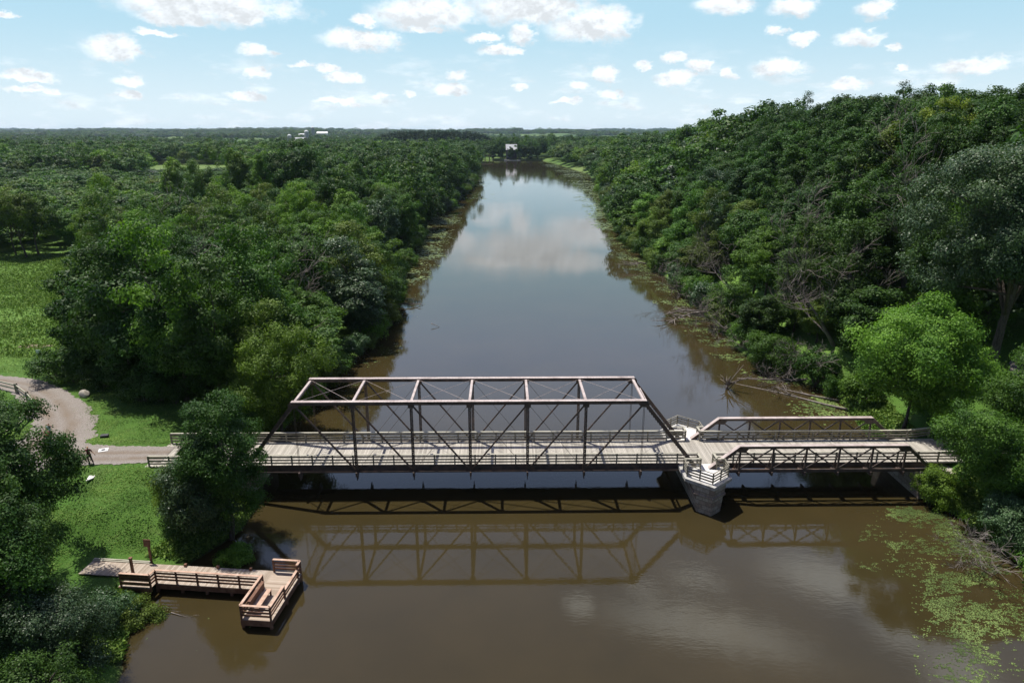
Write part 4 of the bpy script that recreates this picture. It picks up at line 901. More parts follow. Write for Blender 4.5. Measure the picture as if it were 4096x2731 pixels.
PROTO = {
 'round':     tree_proto(11, 15, 4.7, 6.0, 120, 1.0, 19000, 0.30, lobes=0.35),
 'broad':     tree_proto(12, 14, 5.4, 5.4, 135, 1.02, 20000, 0.30, lobes=0.45),
 'tall':      tree_proto(13, 18, 4.2, 8.2, 135, 0.95, 20000, 0.29, pointy=0.3, lobes=0.35),
 'ragged':    tree_proto(14, 16, 4.8, 7.0, 90, 1.0, 16000, 0.31, lobes=0.6),
 'clumpy':    tree_proto(15, 15, 4.9, 6.3, 70, 1.3, 18000, 0.30, lobes=0.5),
 'feathery':  tree_proto(16, 14, 4.4, 6.2, 130, 0.95, 19000, 0.25, lobes=0.4),
 'full':      tree_proto(17, 14, 4.6, 6.8, 165, 0.98, 24000, 0.29, lobes=0.45, low=-0.98),
 'lush':      tree_proto(18, 13, 4.8, 6.3, 115, 1.15, 22000, 0.29, lobes=0.55, low=-0.98),
}
def place_tree(x, y, h, r, kind, leaf, label, group=None, name='tree', cat='tree', rz=None, zg=None, protos=PROTO):
    cm, tm, ph = protos[kind]
    root = empty(name, (x, y, (gz(x, y) if zg is None else zg) - 0.1), rng_place.uniform(0, 6.28) if rz is None else rz)
    s = h / ph; base_r = {'round': 4.7, 'broad': 5.4, 'tall': 4.2, 'ragged': 4.8, 'clumpy': 4.9, 'feathery': 4.4, 'full': 4.6, 'lush': 4.8}[kind]
    sr = r / base_r; root.scale = (sr, sr, s)
    c = bpy.data.objects.new('crown', cm); link(c, root); c.material_slots[0].link = 'OBJECT'; c.material_slots[0].material = LEAF[leaf]
    t = bpy.data.objects.new('trunk', tm); link(t, root)
    tag(root, label, cat, group); return root
rng_place = random.Random(77)
def hero_tree(name, x, y, h, r, leaf, label, seed, ncl=150, rc=1.0, nleaf=45000, ls=0.2, rz_=None, trunk_r=0.2, ry=None, cat='tree', part='crown', lean=(0, 0), **k):
    root = empty(name, (x, y, gz(x, y) - 0.1)); tag(root, label, cat)
    rz = rz_ or h * 0.42; V, F_, t, C = crown_arrays(seed, r, ry or r, rz, h - rz, ncl, rc, nleaf, ls, **k)
    c = bpy.data.objects.new(part, mesh_np(part, V, F_, LEAF[leaf], t)); link(c, root)
    t = bpy.data.objects.new('trunk' if cat == 'tree' else 'stem', trunk_mesh('trunk', seed, h, trunk_r, C, 16, 8)); link(t, root)
    return root

# the trees one can name
hero_tree('bank_tree', -22.9, 50.0, 14.4, 3.7, 'dark', 'tall deep green tree at the near left end of the long bridge, beside the water', 101, 170, 0.85, 60000, 0.15, rz_=6.6, lobes=0.3, low=-0.98)
hero_tree('bank_tree', -24.4, 69.5, 13.6, 4.8, 'bright', 'bright yellow green tree just behind the left end of the long bridge', 102, 120, 1.15, 50000, 0.19, rz_=6.2, lobes=0.55, low=-0.9, vert=0.95)
hero_tree('maple_tree', -36.3, 42.4, 13.8, 5.3, 'dark', 'large dark green maple on the lawn at the left edge, partly hiding the gravel road', 103, 170, 1.05, 80000, 0.18, rz_=6.2, lobes=0.35, low=-0.95)
hero_tree('maple_tree', -33.0, 38.6, 12.0, 4.9, 'dark', 'dark broadleaf tree at the left edge, between the large maple and the grey green shrub', 119, 120, 1.0, 60000, 0.16, rz_=6.0, lobes=0.4, low=-0.98)
hero_tree('dogwood_shrub', -27.6, 34.6, 6.4, 2.7, 'grey', 'grey green leafy shrub on the bank below the dock, bottom left', 104, 100, 0.9, 50000, 0.12, rz_=4.0, lobes=0.45, low=-0.95, cat='shrub', part='foliage', trunk_r=0.12)
hero_tree('maple_tree', -31.8, 35.0, 10.4, 4.2, 'dark', 'dark green broadleaf tree filling the bottom left corner', 105, 120, 1.0, 60000, 0.15, rz_=4.8, lobes=0.4, low=-0.95)
hero_tree('bank_tree', -25.2, 30.6, 5.0, 2.4, 'dark', 'low dark tree at the water in the bottom left corner, below the grey green shrub', 106, 70, 0.9, 30000, 0.13, rz_=3.0, lobes=0.5, low=-0.9)
hero_tree('riverbank_tree', 43.4, 67.8, 17.0, 7.3, 'bright', 'large bright green round tree behind the right end of the low span', 107, 260, 1.35, 100000, 0.23, rz_=8.4, lobes=0.4, low=-0.95)
hero_tree('riverbank_tree', 41.4, 51.4, 11.6, 4.4, 'mid', 'mid green tree overhanging the railing at the near right end of the bridge', 108, 130, 1.05, 60000, 0.17, rz_=5.4, lobes=0.5, low=-0.95)
hero_tree('riverbank_tree', 46.9, 54.4, 12.4, 4.6, 'mid', 'mid green tree at the right edge, nearest the bridge end', 109, 120, 1.1, 50000, 0.18, rz_=5.8, lobes=0.45, low=-0.95)
hero_tree('cottonwood_tree', 57.0, 75.5, 29.5, 9.2, 'grey', 'giant grey green cottonwood towering behind the bright round tree at the right', 110, 260, 1.7, 120000, 0.25, rz_=12.0, lobes=0.5, low=-0.8, trunk_r=0.55)
hero_tree('waterside_shrub', 38.0, 91.5, 5.2, 3.6, 'mid', 'round deep green shrub standing at the right bank water, short of the fallen logs', 111, 70, 0.9, 22000, 0.2, rz_=2.8, cat='shrub', part='foliage', trunk_r=0.1)
hero_tree('waterside_shrub', 41.2, 47.6, 4.2, 2.6, 'grey', 'pale leafy shrub at the water under the near right end of the bridge', 112, 60, 0.75, 22000, 0.14, rz_=2.3, cat='shrub', part='foliage', trunk_r=0.08)
hero_tree('vine_thicket', 39.2, 55.0, 5.0, 1.7, 'bright', 'pale green climbing thicket covering the right abutment', 113, 60, 0.6, 18000, 0.13, rz_=2.6, cat='shrub', part='foliage', trunk_r=0.06)
hero_tree('bank_tree', -25.1, 50.2, 7.6, 3.5, 'grey', 'low spreading blue green tree at the foot of the tall deep green one', 118, 100, 0.95, 45000, 0.15, rz_=3.7, lobes=0.45, low=-0.98)
hero_tree('waterside_shrub', -25.6, 40.3, 1.9, 1.7, 'olive', 'loose grassy shrub between the dock and the big grey green shrub', 114, 55, 0.55, 16000, 0.11, rz_=1.3, cat='shrub', part='foliage', trunk_r=0.05)
hero_tree('waterside_shrub', -27.4, 39.4, 2.6, 1.9, 'grey', 'grey green shrub beside the dock railing where the dock meets the bank', 115, 60, 0.6, 20000, 0.12, rz_=1.9, cat='shrub', part='foliage', trunk_r=0.06)
hero_tree('waterside_shrub', -21.6, 47.3, 2.4, 1.7, 'bright', 'low bright shrub at the foot of the tall deep green tree by the bridge', 116, 45, 0.5, 12000, 0.12, rz_=1.2, cat='shrub', part='foliage', trunk_r=0.05)
hero_tree('waterside_shrub', -26.8, 51.2, 5.0, 2.2, 'yellow', 'yellow green sapling on the left of the tall deep green tree by the bridge', 117, 60, 0.65, 20000, 0.13, rz_=2.5, cat='shrub', part='foliage', trunk_r=0.06)

# ------------------------------------------------------------------ the woods, tree by tree
def edge_left(y): return np.interp(y, [68, 72, 80, 85, 100, 122, 150, 172, 176], [-30, -38, -52, -56, -60, -71, -89, -108, -2000])
def proj(x, y, z):
    c, s = math.cos(-0.0127), math.sin(-0.0127); X = x * c + y * s; Y = -x * s + y * c; Z = z - 32.5; p = R(17)
    fw = Y * math.cos(p) - Z * math.sin(p); up = Y * math.sin(p) + Z * math.cos(p)
    return 512 + 682.7 * X / fw, 341 - 682.7 * up / fw
cand = []
rr = random.Random(5)
def fill(y0, y1, sp, side):
    y = y0
    row = 0
    while y < y1:
        s = sp * (1 + max(0, y - 120) / 900)
        lo, hi = (-0.80 * y - 25, -8) if side < 0 else (30, 0.80 * y + 30)
        x = lo + (row % 2) * s / 2
        while x < hi:
            px = x + rr.uniform(-.36, .36) * s; py = y + rr.uniform(-.36, .36) * s
            x += s
            xl, xrr = banks(py); xl = float(xl); xrr = float(xrr)
            if side < 0:
                d = xl - px
                if d < 1.6 or px < float(edge_left(py)) + 2.0 or py < 70: continue
                if d < 8 and py < 74: continue
                h = rr.uniform(12.5, 18.0); r = s * rr.uniform(0.52, 0.85)
                if py < 92: h = rr.uniform(14.5, 17.5)
                if d < 5: h *= 0.72
                if py > 160: h = rr.uniform(12, 19)
                if py > 250: h = rr.uniform(13, 21)
                a = px / py
                if 178 < py < 420 and d > 20 + 26 * sstep(300, 200, py): h = rr.uniform(6.5, 12)
                if py > 320 and d < 70: h = rr.uniform(15, 22)
                if py > 470: h = rr.uniform(11, 22)
                if 330 < py < 520 and abs(a + 0.445) < 0.07: h = rr.uniform(5, 7)
                if 500 < py < 690 and abs(a + 0.445) < 0.06: continue
                if ((px + 53) / 9) ** 2 + ((py - 268) / 34) ** 2 < 1: continue
                if abs(a + 0.21) < 0.02 and 225 < py < 262: h = rr.uniform(5, 8)
            else:
                d = px - xrr
                if d < 1.5: continue
                if py < 77 or (py < 84 and px < 58): continue
                h = rr.uniform(11, 16.5) + min(4, d * 0.08); r = s * rr.uniform(0.52, 0.85)
                if py > 230: h = rr.uniform(14, 20) + 2 * sstep(230, 400, py)
                if d < 7: h *= 0.62 if py < 230 else 0.8; r *= 0.85
            cand.append((px, py, h, r, side, d))
        y += s * 0.9; row += 1
fill(70, 850, 7.4, -1); fill(76, 850, 8.2, 1)
# far end of the reach
y = 872.0
while y < 940:
    x = -330.0
    while x < 420:
        px = x + rr.uniform(-3, 3); py = y + rr.uniform(-3, 3) - 6 * math.sin(px * 0.03); x += 9
        if abs(px + 26) < 13 and py < 905: continue
        if 2 < px < 24 and py < 892: continue
        if py < 866: continue
        cand.append((px, py, rr.uniform(16, 25) if px > -20 else rr.uniform(14, 21), rr.uniform(5, 7.5), 0, 30))
    y += 9
keep = []
for c in cand:
    X, Y = proj(c[0], c[1], gz(c[0], c[1]) + c[2] * 0.6)
    if -95 < X < 1120 and Y < 800: keep.append((c, math.hypot(c[0], c[1]), X, Y))
keep.sort(key=lambda k: k[1])
inframe = [k for k in keep if -15 < k[2] < 1039]
NEAR = set(id(k) for k in inframe[:262])
LEAVES = ['dark', 'mid', 'bright', 'grey', 'olive', 'yellow']
TONE = {'dark': 'dark green', 'mid': 'mid green', 'bright': 'bright green', 'grey': 'grey green', 'olive': 'olive green', 'yellow': 'yellow green'}
FORM = {'round': 'round', 'broad': 'broad', 'tall': 'tall narrow', 'ragged': 'ragged', 'clumpy': 'clumpy', 'feathery': 'feathery', 'full': 'full', 'lush': 'dense'}
def pick_leaf(side, y, d):
    if side <= 0 and y > 320 and d < 70: return rr.choice(['dark', 'dark', 'mid'])
    n = float(fbm(np.array([d * 0.03 + 10]), np.array([y * 0.02]), 41 + side)[0]) + rr.uniform(-0.18, 0.18)
    if side > 0: return 'dark' if n < 0.50 else 'mid' if n < 0.60 else rr.choice(['olive', 'grey', 'mid']) if n < 0.70 else rr.choice(['bright', 'olive'])
    if side < 0 and 105 < y < 330 and d > 22: return rr.choice(['mid', 'bright', 'mid', 'bright', 'olive', 'dark'])
    return 'dark' if n < 0.44 else 'mid' if n < 0.58 else rr.choice(['grey', 'olive', 'mid']) if n < 0.66 else rr.choice(['bright', 'mid'])
def where(side, x, y, d):
    b = 'left' if side < 0 else 'right'
    row = 'leaning over the %s waterline' % b if d < 5 else 'second row from the %s waterline' % b if d < 13 else \
        (('mid left wood' if d < 26 else 'deep in left wood' if d < 42 else 'meadow side of left wood') if side < 0 else ('low on right slope' if d < 26 else 'half way up right slope' if d < 42 else 'high on right slope'))
    dist = ['nearest the bridge', 'just beyond the nearest trees', 'nearly half a bridge upstream', 'half a bridge upstream', 'over half a bridge upstream', 'a bridge length upstream', 'past one bridge length upstream', 'two bridge lengths upstream', 'far upstream'][min(int((y - 68) // 14), 8)]
    return row + ', ' + dist
far_pts = []; used_labels = {}
for k in keep:
    (x, y, h, r, side, d), D, X, Y = k
    leaf = pick_leaf(side, y, d); kind = rr.choice(['round', 'broad', 'tall', 'ragged', 'clumpy', 'feathery', 'full'])
    if d < 9 or (side < 0 and (y < 86 or x < float(edge_left(y)) + 10)) or (side > 0 and y < 95): kind = rr.choice(['full', 'lush'])
    if id(k) in NEAR:
        lab = '%s %s tree %s' % (FORM[kind], TONE[leaf], where(side, x, y, d))
        place_tree(x, y, h, r, kind, leaf, lab, 'trees of the left wood' if side < 0 else 'trees of the right slope', name='broadleaf_tree')
    else: far_pts.append((x, y, h, r, LEAVES.index(leaf), D))

# tall single trees that stand out of the far wood
for (x, y, h, r, kind, leaf, lab) in [
    (-68, 236, 27.5, 10.5, 'broad', 'dark', 'very large dark round tree rising above the far left wood'),
    (-52, 246, 21, 6.5, 'round', 'mid', 'mid green round tree on the right of the very large dark one'),
    (-85, 250, 26, 5.4, 'tall', 'bright', 'light green poplar rising above the far left wood, right one of the pair'),
    (-94, 250, 27, 6, 'tall', 'bright', 'light green poplar rising above the far left wood, left one of the pair'),
    (-97, 228, 23, 6.5, 'feathery', 'mid', 'wide pale green tree left of the two poplars'),
    (-113, 240, 24, 5.5, 'tall', 'bright', 'light green feathery tree standing alone left of the poplars'),
    (-44, 180, 21, 6.8, 'broad', 'dark', 'large dark green round tree standing over the shrubs of the left bank'),
    (-56, 196, 19, 6.2, 'clumpy', 'mid', 'tall mid green tree behind the large round one on the left bank'),
    (-36, 214, 17, 5.6, 'clumpy', 'bright', 'bright fresh green tree near the water on the left bank, far upstream'),
    (-29, 262, 14, 5.0, 'round', 'olive', 'olive tree over the lily pads of the left bank'),
    (-27, 330, 21, 7, 'broad', 'dark', 'dark tree marking the corner of the left bank where the river widens'),
    (-30, 360, 22, 7, 'round', 'dark', 'second dark tree behind the corner of the left bank'),
    (76, 126, 18.5, 7.0, 'broad', 'dark', 'dark ragged tree standing above the skyline on the right hill'),
    (104, 122, 16, 7.5, 'clumpy', 'mid', 'green clumpy tree on the skyline at the right edge'),
    (71, 114, 17, 5.5, 'broad', 'yellow', 'yellow tinged tree just below the skyline on the right hill'),
    (48, 150, 14, 4.2, 'feathery', 'grey', 'pale silvery willow leaning over the right bank'),
    (66, 120, 19, 6.0, 'tall', 'olive', 'tall olive tree in the middle of the right slope'),
    (44.6, 100.5, 8.5, 4.0, 'lush', 'mid', 'dense mid green tree low on the right bank behind the round waterside shrub'),
    (47.5, 106, 10, 4.4, 'full', 'dark', 'full dark tree low on the right bank, under the leafless twiggy tree'),
    (45.5, 94.5, 7.5, 3.4, 'full', 'olive', 'small full olive tree on the right bank over the fallen logs'),
    (51.5, 97.5, 11, 4.5, 'lush', 'dark', 'dense dark tree behind the bare grey tree on the right bank'),
    (57.5, 120, 12, 4.8, 'full', 'mid', 'full mid green tree in the gap on the right slope'),
    (62, 84, 12, 5.0, 'lush', 'dark', 'dense dark tree in the shade behind the cottonwood trunk'),
    (69, 90, 13, 5.2, 'full', 'dark', 'full dark tree at the right edge behind the cottonwood'),
    (-55.5, 91.5, 12.5, 4.6, 'full', 'dark', 'full dark tree at the left front corner of the left wood'),
    (-43, 93, 13, 4.8, 'lush', 'dark', 'dense dark tree inside the left wood above the bright yellow green one'),
    (-50, 87, 14, 4.8, 'full', 'mid', 'full mid green tree in the front line of the left wood'),
    (-52, 82.5, 13, 4.6, 'full', 'dark', 'dark full tree in the front line of the left wood, nearest the boulder'),
    (-46, 79.5, 15, 5.0, 'lush', 'dark', 'dark dense tree in the front line of the left wood, second from the boulder'),
    (-39.5, 76, 15.5, 5.0, 'full', 'dark', 'dark full tree in the front line of the left wood, third from the boulder'),
    (-33, 74.5, 15, 4.8, 'lush', 'dark', 'dark dense tree at the front of the left wood beside the yellow green one'),
    (46.5, 118, 13, 4.8, 'feathery', 'bright', 'bright green tree above the fallen branches on the right bank'),
    ]:
    place_tree(x, y, h, r, kind, leaf, lab, name='standout_tree')

for i, (x, y, h, r, kind) in enumerate([(10.6, 861.5, 17.5, 4.6, 'full'), (19, 863, 20, 5.6, 'lush'), (26.5, 862, 18, 5.5, 'full'), (-4, 866, 18, 6, 'full'), (-12, 870, 17, 6, 'lush'), (34, 862, 17, 6, 'lush'), (42, 863, 16, 6, 'full')]):
    place_tree(x, y, h, r, kind, 'dark', ['dark tree standing in front of the right part of the mill', 'taller dark tree right of the one in front of the mill', 'dark tree at the far shore, third right of the mill front', 'dark tree at the far shore just left of the mill', 'tree on the far shore between the road bridge and the mill', 'dark tree at the far right end of the shore', 'last dark tree where the far shore meets the right bank'][i], name='shore_tree')

# ------------------------------------------------------------------ shrubs along both banks
SHRUB = []
for i in range(4):
    V, F_, t, C = crown_arrays(300 + i, 2.0, 1.9, 1.5, 1.3, 34, 0.62, 5200, 0.17, lobes=0.5, low=-0.6)
    mb = MB(); rs = random.Random(i)
    for c in C[:8]: mb.tube([(0, 0, -0.3), Vector(c) * 0.5 + Vector((0, 0, 0.1)), Vector(c)], [0.05, 0.035, 0.015], 4)
    sm_ = bpy.data.meshes.new('stem'); sm_.from_pydata(mb.v, [], mb.f); sm_.materials.append(M['bark'])
    SHRUB.append((mesh_np('foliage', V, F_, LEAF['mid'], t), sm_))
def shrub(x, y, s, leaf, lab, group):
    fm, sm2 = rng_place.choice(SHRUB); root = empty('bank_shrub', (x, y, gz(x, y) - 0.05), rng_place.uniform(0, 6.28)); root.scale = (s, s, s * rng_place.uniform(0.8, 1.25))
    c = bpy.data.objects.new('foliage', fm); link(c, root); c.material_slots[0].link = 'OBJECT'; c.material_slots[0].material = LEAF[leaf]
    link(bpy.data.objects.new('stem', sm2), root); tag(root, lab, 'shrub', group)
def shrub_row(side, y0, y1, step, s0, s1):
    y = y0; k = 0
    while y < y1:
        xl, xr_ = banks(y); lf = rr.choice(['dark', 'mid', 'bright', 'olive', 'grey', 'mid', 'dark'])
        s = rr.uniform(s0, s1); off = rr.uniform(-0.3, 2.0)
        x = float(xl) - off if side < 0 else float(xr_) + off
        b = 'left' if side < 0 else 'right'; size = 'small' if s < (s0 + s1) / 2 else 'large'
        st = 'opposite the first upstream trees' if y < 95 else 'short of the widest weed bed' if y < 130 else 'beside the middle weed beds' if y < 180 else 'beside the far weed beds' if y < 240 else 'far upstream' if y < 300 else 'where the river widens' if y < 370 else 'near the far end'
        shrub(x, y, s, lf, '%s %s shrub at the %s water\'s edge, %s' % (size, TONE[lf], b, st), 'shrubs along the %s bank' % b)
        y += step * rr.uniform(0.7, 1.3); k += 1
shrub_row(-1, 80, 270, 4.2, 0.8, 1.7); shrub_row(1, 77, 270, 3.8, 0.9, 1.9)
shrub_row(-1, 272, 470, 7.0, 1.6, 2.8); shrub_row(1, 272, 430, 7.0, 1.6, 2.8)
for i in range(12):    # undergrowth along the front of the left wood
    t = i / 16; x = -38 - 26 * t + rr.uniform(-1, 1); y = 73.5 + 14 * t + rr.uniform(-1, 1)
    shrub(x, y, rr.uniform(0.9, 1.6), rr.choice(['dark', 'mid', 'dark']), 'dark shrub at the shaded front edge of the left wood', 'undergrowth along the front of the left wood')
for (x, y, s, lf) in [(44.5, 53.0, 1.3, 'mid'), (46, 46, 1.8, 'dark'), (43, 44, 1.4, 'mid'), (48, 49, 1.7, 'dark'), (46.5, 63.5, 1.0, 'bright'), (50, 63, 1.2, 'mid'), (55.5, 68, 1.5, 'mid'), (53, 57, 1.5, 'dark'), (38.9, 39.5, 0.9, 'bright'), (40.5, 41.5, 1.2, 'mid')]:
    shrub(x, y, s, lf, '%s shrub in the thicket near the right end of the bridge' % TONE[lf], 'thicket at the right end of the bridge')

# ------------------------------------------------------------------ dead trees and fallen wood
def dead_mesh(name, seed, L0=5.0, r0=0.16, depth=4, spread=0.75, start=(0, 0, 1), nchild=(3, 5), sag=0.0, trunk=1.0):
    rnd = random.Random(seed); mb = MB()
    def grow(p, d, L, r, k):
        pts = [p]; rad = [r]; q = Vector(p); dd = Vector(d).normalized()
        for i in range(4):
            dd = (dd + Vector((rnd.uniform(-1, 1), rnd.uniform(-1, 1), rnd.uniform(-1, 1) - sag)) * 0.17).normalized(); q = q + dd * L / 4; pts.append(tuple(q)); rad.append(max(0.008, r * (1 - 0.19 * (i + 1))))
        mb.tube(pts, rad, 6 if k == depth else 4 if k > 1 else 3, cap=False)
        if k == 0: return
        for j in range(rnd.randint(*nchild)):
            t = rnd.randint(1, 4); a = Vector((rnd.uniform(-1, 1), rnd.uniform(-1, 1), rnd.uniform(-0.5, 1))); a = (a - dd * a.dot(dd)).normalized()
            grow(pts[t], dd + a * spread * rnd.uniform(0.6, 1.4), L * rnd.uniform(0.5, 0.75), rad[t] * 0.62, k - 1)
    grow((0, 0, -0.2), start, L0 * trunk, r0, depth)
    me = bpy.data.meshes.new(name); me.from_pydata(mb.v, [], mb.f); me.materials.append(M['deadwood']); return me
DEAD = [dead_mesh('bare_tree', 500 + i, 5.2, 0.17, 4, 0.85, (rx_, 0.1, 1.0)) for i, rx_ in enumerate((-0.5, -0.2, -0.7))]
BRUSH = [dead_mesh('brush', 520 + i, 3.4, 0.07, 4, 1.0, (-0.8, 0.1 * i, 0.35), sag=0.15) for i in range(3)]
def dead(x, y, s, k, lab, rz=0.0, protos=DEAD, name='dead_tree', cat='dead tree', z=None):
    o = bpy.data.objects.new(name, protos[k]); link(o); o.location = (x, y, gz(x, y) if z is None else z); o.scale = (s, s, s); o.rotation_euler = (0, 0, rz); tag(o, lab, cat, None); return o
dead(52, 106, 2.1, 0, 'leafless grey tree leaning towards the river, highest on the right slope', 0.2)
dead(46, 98, 1.7, 1, 'leafless twiggy tree over the round deep green shrub', -0.2)
dead(47, 92, 1.8, 2, 'bare grey tree spreading above the fallen logs', 0.3)
dead(50, 88, 1.7, 0, 'bare branching tree just left of the bright round tree', -0.5)
dead(44, 124, 1.7, 2, 'leafless tree half way along the right bank', 0.1)
dead(58, 96, 2.3, 1, 'tall dead tree with a crooked pale top in front of the cottonwood', 0.9)
dead(-41, 96, 2.2, 1, 'bare twiggy treetop in the left wood', 2.0)
dead(-32, 100, 1.9, 0, 'bare twiggy treetop near the water in the left wood', 2.8)
for i, (x, y, s, rz, lab) in enumerate([
    (40.0, 86.5, 1.5, 0.2, 'tangle of dead brush at the waterline by the round deep green shrub'), (38.5, 98.5, 1.5, 0.0, 'tangle of dead brush sliding into the river upstream of the round shrub'),
    (38.8, 107, 1.7, -0.2, 'grey dead brush hanging over the right weed bed'), (39.5, 117, 1.6, 0.3, 'grey dead brush beside the fallen tree crown'), (40, 127, 1.7, 0.1, 'dead brush at the right waterline, far end of the near weed bed'),
    (39.5, 137, 1.9, -0.1, 'dead brush reaching over the water at the right, furthest of all'), (43.5, 90.0, 1.7, 0.6, 'heap of bare branches on the bank behind the fallen logs')]):
    dead(x, y, s, i % 3, lab, rz, BRUSH, 'dead_brush', 'dead brush')
def fallen(name, pts, r0, label, twigs=8, seed=1, mat=M['deadwood'], tw=1.4):
    rnd = random.Random(seed); mb = MB(); pts = [Vector(p) for p in pts]
    mb.tube(pts, [r0 * (1 - 0.75 * i / (len(pts) - 1)) for i in range(len(pts))], 7)
    for k in range(twigs):
        i = rnd.randint(max(0, len(pts) // 2 - 1), len(pts) - 2); a = pts[i].lerp(pts[i + 1], rnd.random()); d = (pts[i + 1] - pts[i]).normalized()
        s = Vector((rnd.uniform(-1, 1), rnd.uniform(-1, 1), rnd.uniform(-0.15, 0.55))); e = d * 0.7 + s; L_ = tw * rnd.uniform(0.5, 1.3)
        m = a + e * L_ * 0.5 + Vector((0, 0, 0.12)); q = a + e * L_; q.z = max(q.z, -0.1); m.z = max(m.z, -0.05)
        mb.tube([a, m, q], [r0 * 0.35, r0 * 0.22, r0 * 0.06], 4)
        for j in range(2):
            t = q + Vector((rnd.uniform(-.5, .5), rnd.uniform(-.5, .5), rnd.uniform(-.1, .3))) * tw * 0.6; t.z = max(t.z, -0.05); mb.tube([m, t], [r0 * 0.15, r0 * 0.04], 3)
    o = mb.build(name, mat, smooth=True); tag(o, label, 'fallen tree' if 'tree' in name else 'branch'); return o
fallen('fallen_log', [(41.5, 86.8, 0.35), (38.5, 87.4, 0.14), (35.5, 87.9, 0.06), (32.3, 88.6, -0.02)], 0.22, 'long pale log lying in the water nearest the bank, upper of the two', 3, 2)
fallen('fallen_log', [(43.2, 75.5, 0.30), (40, 78.6, 0.12), (36.5, 82.4, 0.05), (31.2, 86.6, -0.02)], 0.17, 'long thin log slanting from the bank down to the bright round tree', 5, 3)
fallen('fallen_log', [(42.2, 79.5, 0.25), (39.2, 82.0, 0.10), (35.9, 85.2, 0.04)], 0.15, 'short log between the two long ones', 4, 4)
fallen('sunken_tree_stump', [(29.6, 84.2, -0.3), (29.5, 84.4, 0.5), (29.7, 84.3, 0.75)], 0.24, 'stump with spidery roots standing in open water beside the logs', 12, 5, tw=1.9)
fallen('fallen_tree_crown', [(39.6, 119.5, 0.7), (37.0, 119.6, 1.5), (34.2, 119.0, 1.35), (31.5, 118.2, 0.7), (29.6, 117.5, 0.1)], 0.28, 'bleached fallen tree arching out over the right weed bed', 26, 6, tw=2.4)
fallen('fallen_tree_crown', [(38.9, 121.5, 0.5), (36.2, 122.0, 1.0), (33.4, 122.4, 1.0), (30.9, 122.4, 0.35)], 0.22, 'dark fallen tree just behind the bleached arching one', 18, 7, tw=2.0)
fallen('fallen_branch', [(36.9, 168, 0.8), (34.0, 167.5, 1.7), (31.4, 167.0, 1.0), (29.8, 166.4, 1.6)], 0.2, 'bare branches reaching out from the right bank at the river narrows', 16, 8, tw=2.2)
fallen('drift_branch', [(-12.7, 115.4, 0.55), (-11.9, 115.2, 0.3), (-11.1, 115.0, -0.05)], 0.07, 'small pale branch sticking up in the middle of the river', 1, 9, tw=0.5)
fallen('fallen_branch', [(-21.0, 129.4, 0.6), (-18.4, 129.9, 0.55), (-15.8, 130.8, 0.1)], 0.16, 'dark branch sticking out from the left bank', 6, 10, tw=1.0)
fallen('drift_branch', [(-23.6, 40.9, 0.06), (-22.8, 40.6, 0.05), (-22.0, 40.4, -0.02)], 0.035, 'thin stick floating below the dock walkway', 2, 11, tw=0.4)
for i, (x, y, rz) in enumerate([(38.6, 46.9, 2.95), (38.9, 45.4, 2.9)]):
    dead(x + 2.0, y, 1.25, i, ('upper' if i == 0 else 'lower') + ' bundle of bare willow stems lying over the weeds at the right', 0.15, BRUSH, 'fallen_branch', 'branch', z=0.15)

# ------------------------------------------------------------------ floating weed (nobody could count it)
def weed(name, boxes, seed, kind_size, label_none=None):
    rng = np.random.default_rng(seed); PX = []; PY = []; S_ = []
    for (fx, dens, n, thr, sc, s0, s1) in boxes:
        x, y, u = fx(rng, n)
        f = 0.55 * fbm(x * sc, y * sc * 1.3, seed, 3) + 0.45 * fbm(x * sc * 6 + y * 0.4, y * sc * 11, seed + 3, 3)
        e = u if x.mean() > 0 else 1 - u; yr = (y - y.min()) / (y.max() - y.min()); f = f - 0.13 * sstep(0.38, 0.0, e) - 0.1 * sstep(0.06, 0, yr) * (y.min() > 60)
        k = f + rng.normal(size=n) * 0.045 > thr + 0.03; x, y = x[k], y[k]; xl, xr_ = banks(y); k = (x > xl - 0.8) & (x < xr_ + 0.8); PX.append(x[k]); PY.append(y[k]); S_.append(rng.uniform(s0, s1, k.sum()))
    x = np.concatenate(PX); y = np.concatenate(PY); s = np.concatenate(S_); n = len(x)
    a0 = rng.uniform(0, 6.28, n); V = np.empty((n, 6, 3)); el = rng.uniform(0.45, 1.0, n)
    for i in range(6):
        r_ = s * rng.uniform(0.6, 1.15, n); a = i * math.pi / 3
        ux = np.cos(a) * r_; uy = np.sin(a) * r_ * el
        V[:, i, 0] = x + ux * np.cos(a0 * 0.25) - uy * np.sin(a0 * 0.25); V[:, i, 1] = y + ux * np.sin(a0 * 0.25) + uy * np.cos(a0 * 0.25); V[:, i, 2] = 0.006 + rng.uniform(0, 0.02, n)
    t = np.clip(fbm(x * 0.5, y * 0.5, seed + 5, 2) * 0.9 + rng.uniform(-0.3, 0.4, n), 0, 1)
    me = mesh_np(name, V.reshape(-1, 3), np.arange(n * 6).reshape(n, 6), M['pads'], t); tag(link(bpy.data.objects.new(name, me)), kind='stuff')
def region(pts_y, x_lo, x_hi, pw=1.0):
    def f(rng, n):
        y = rng.uniform(pts_y[0], pts_y[-1], n); lo = np.interp(y, pts_y, x_lo); hi = np.interp(y, pts_y, x_hi); u = rng.random(n) ** pw; return lo + (hi - lo) * u, y, u
    return f
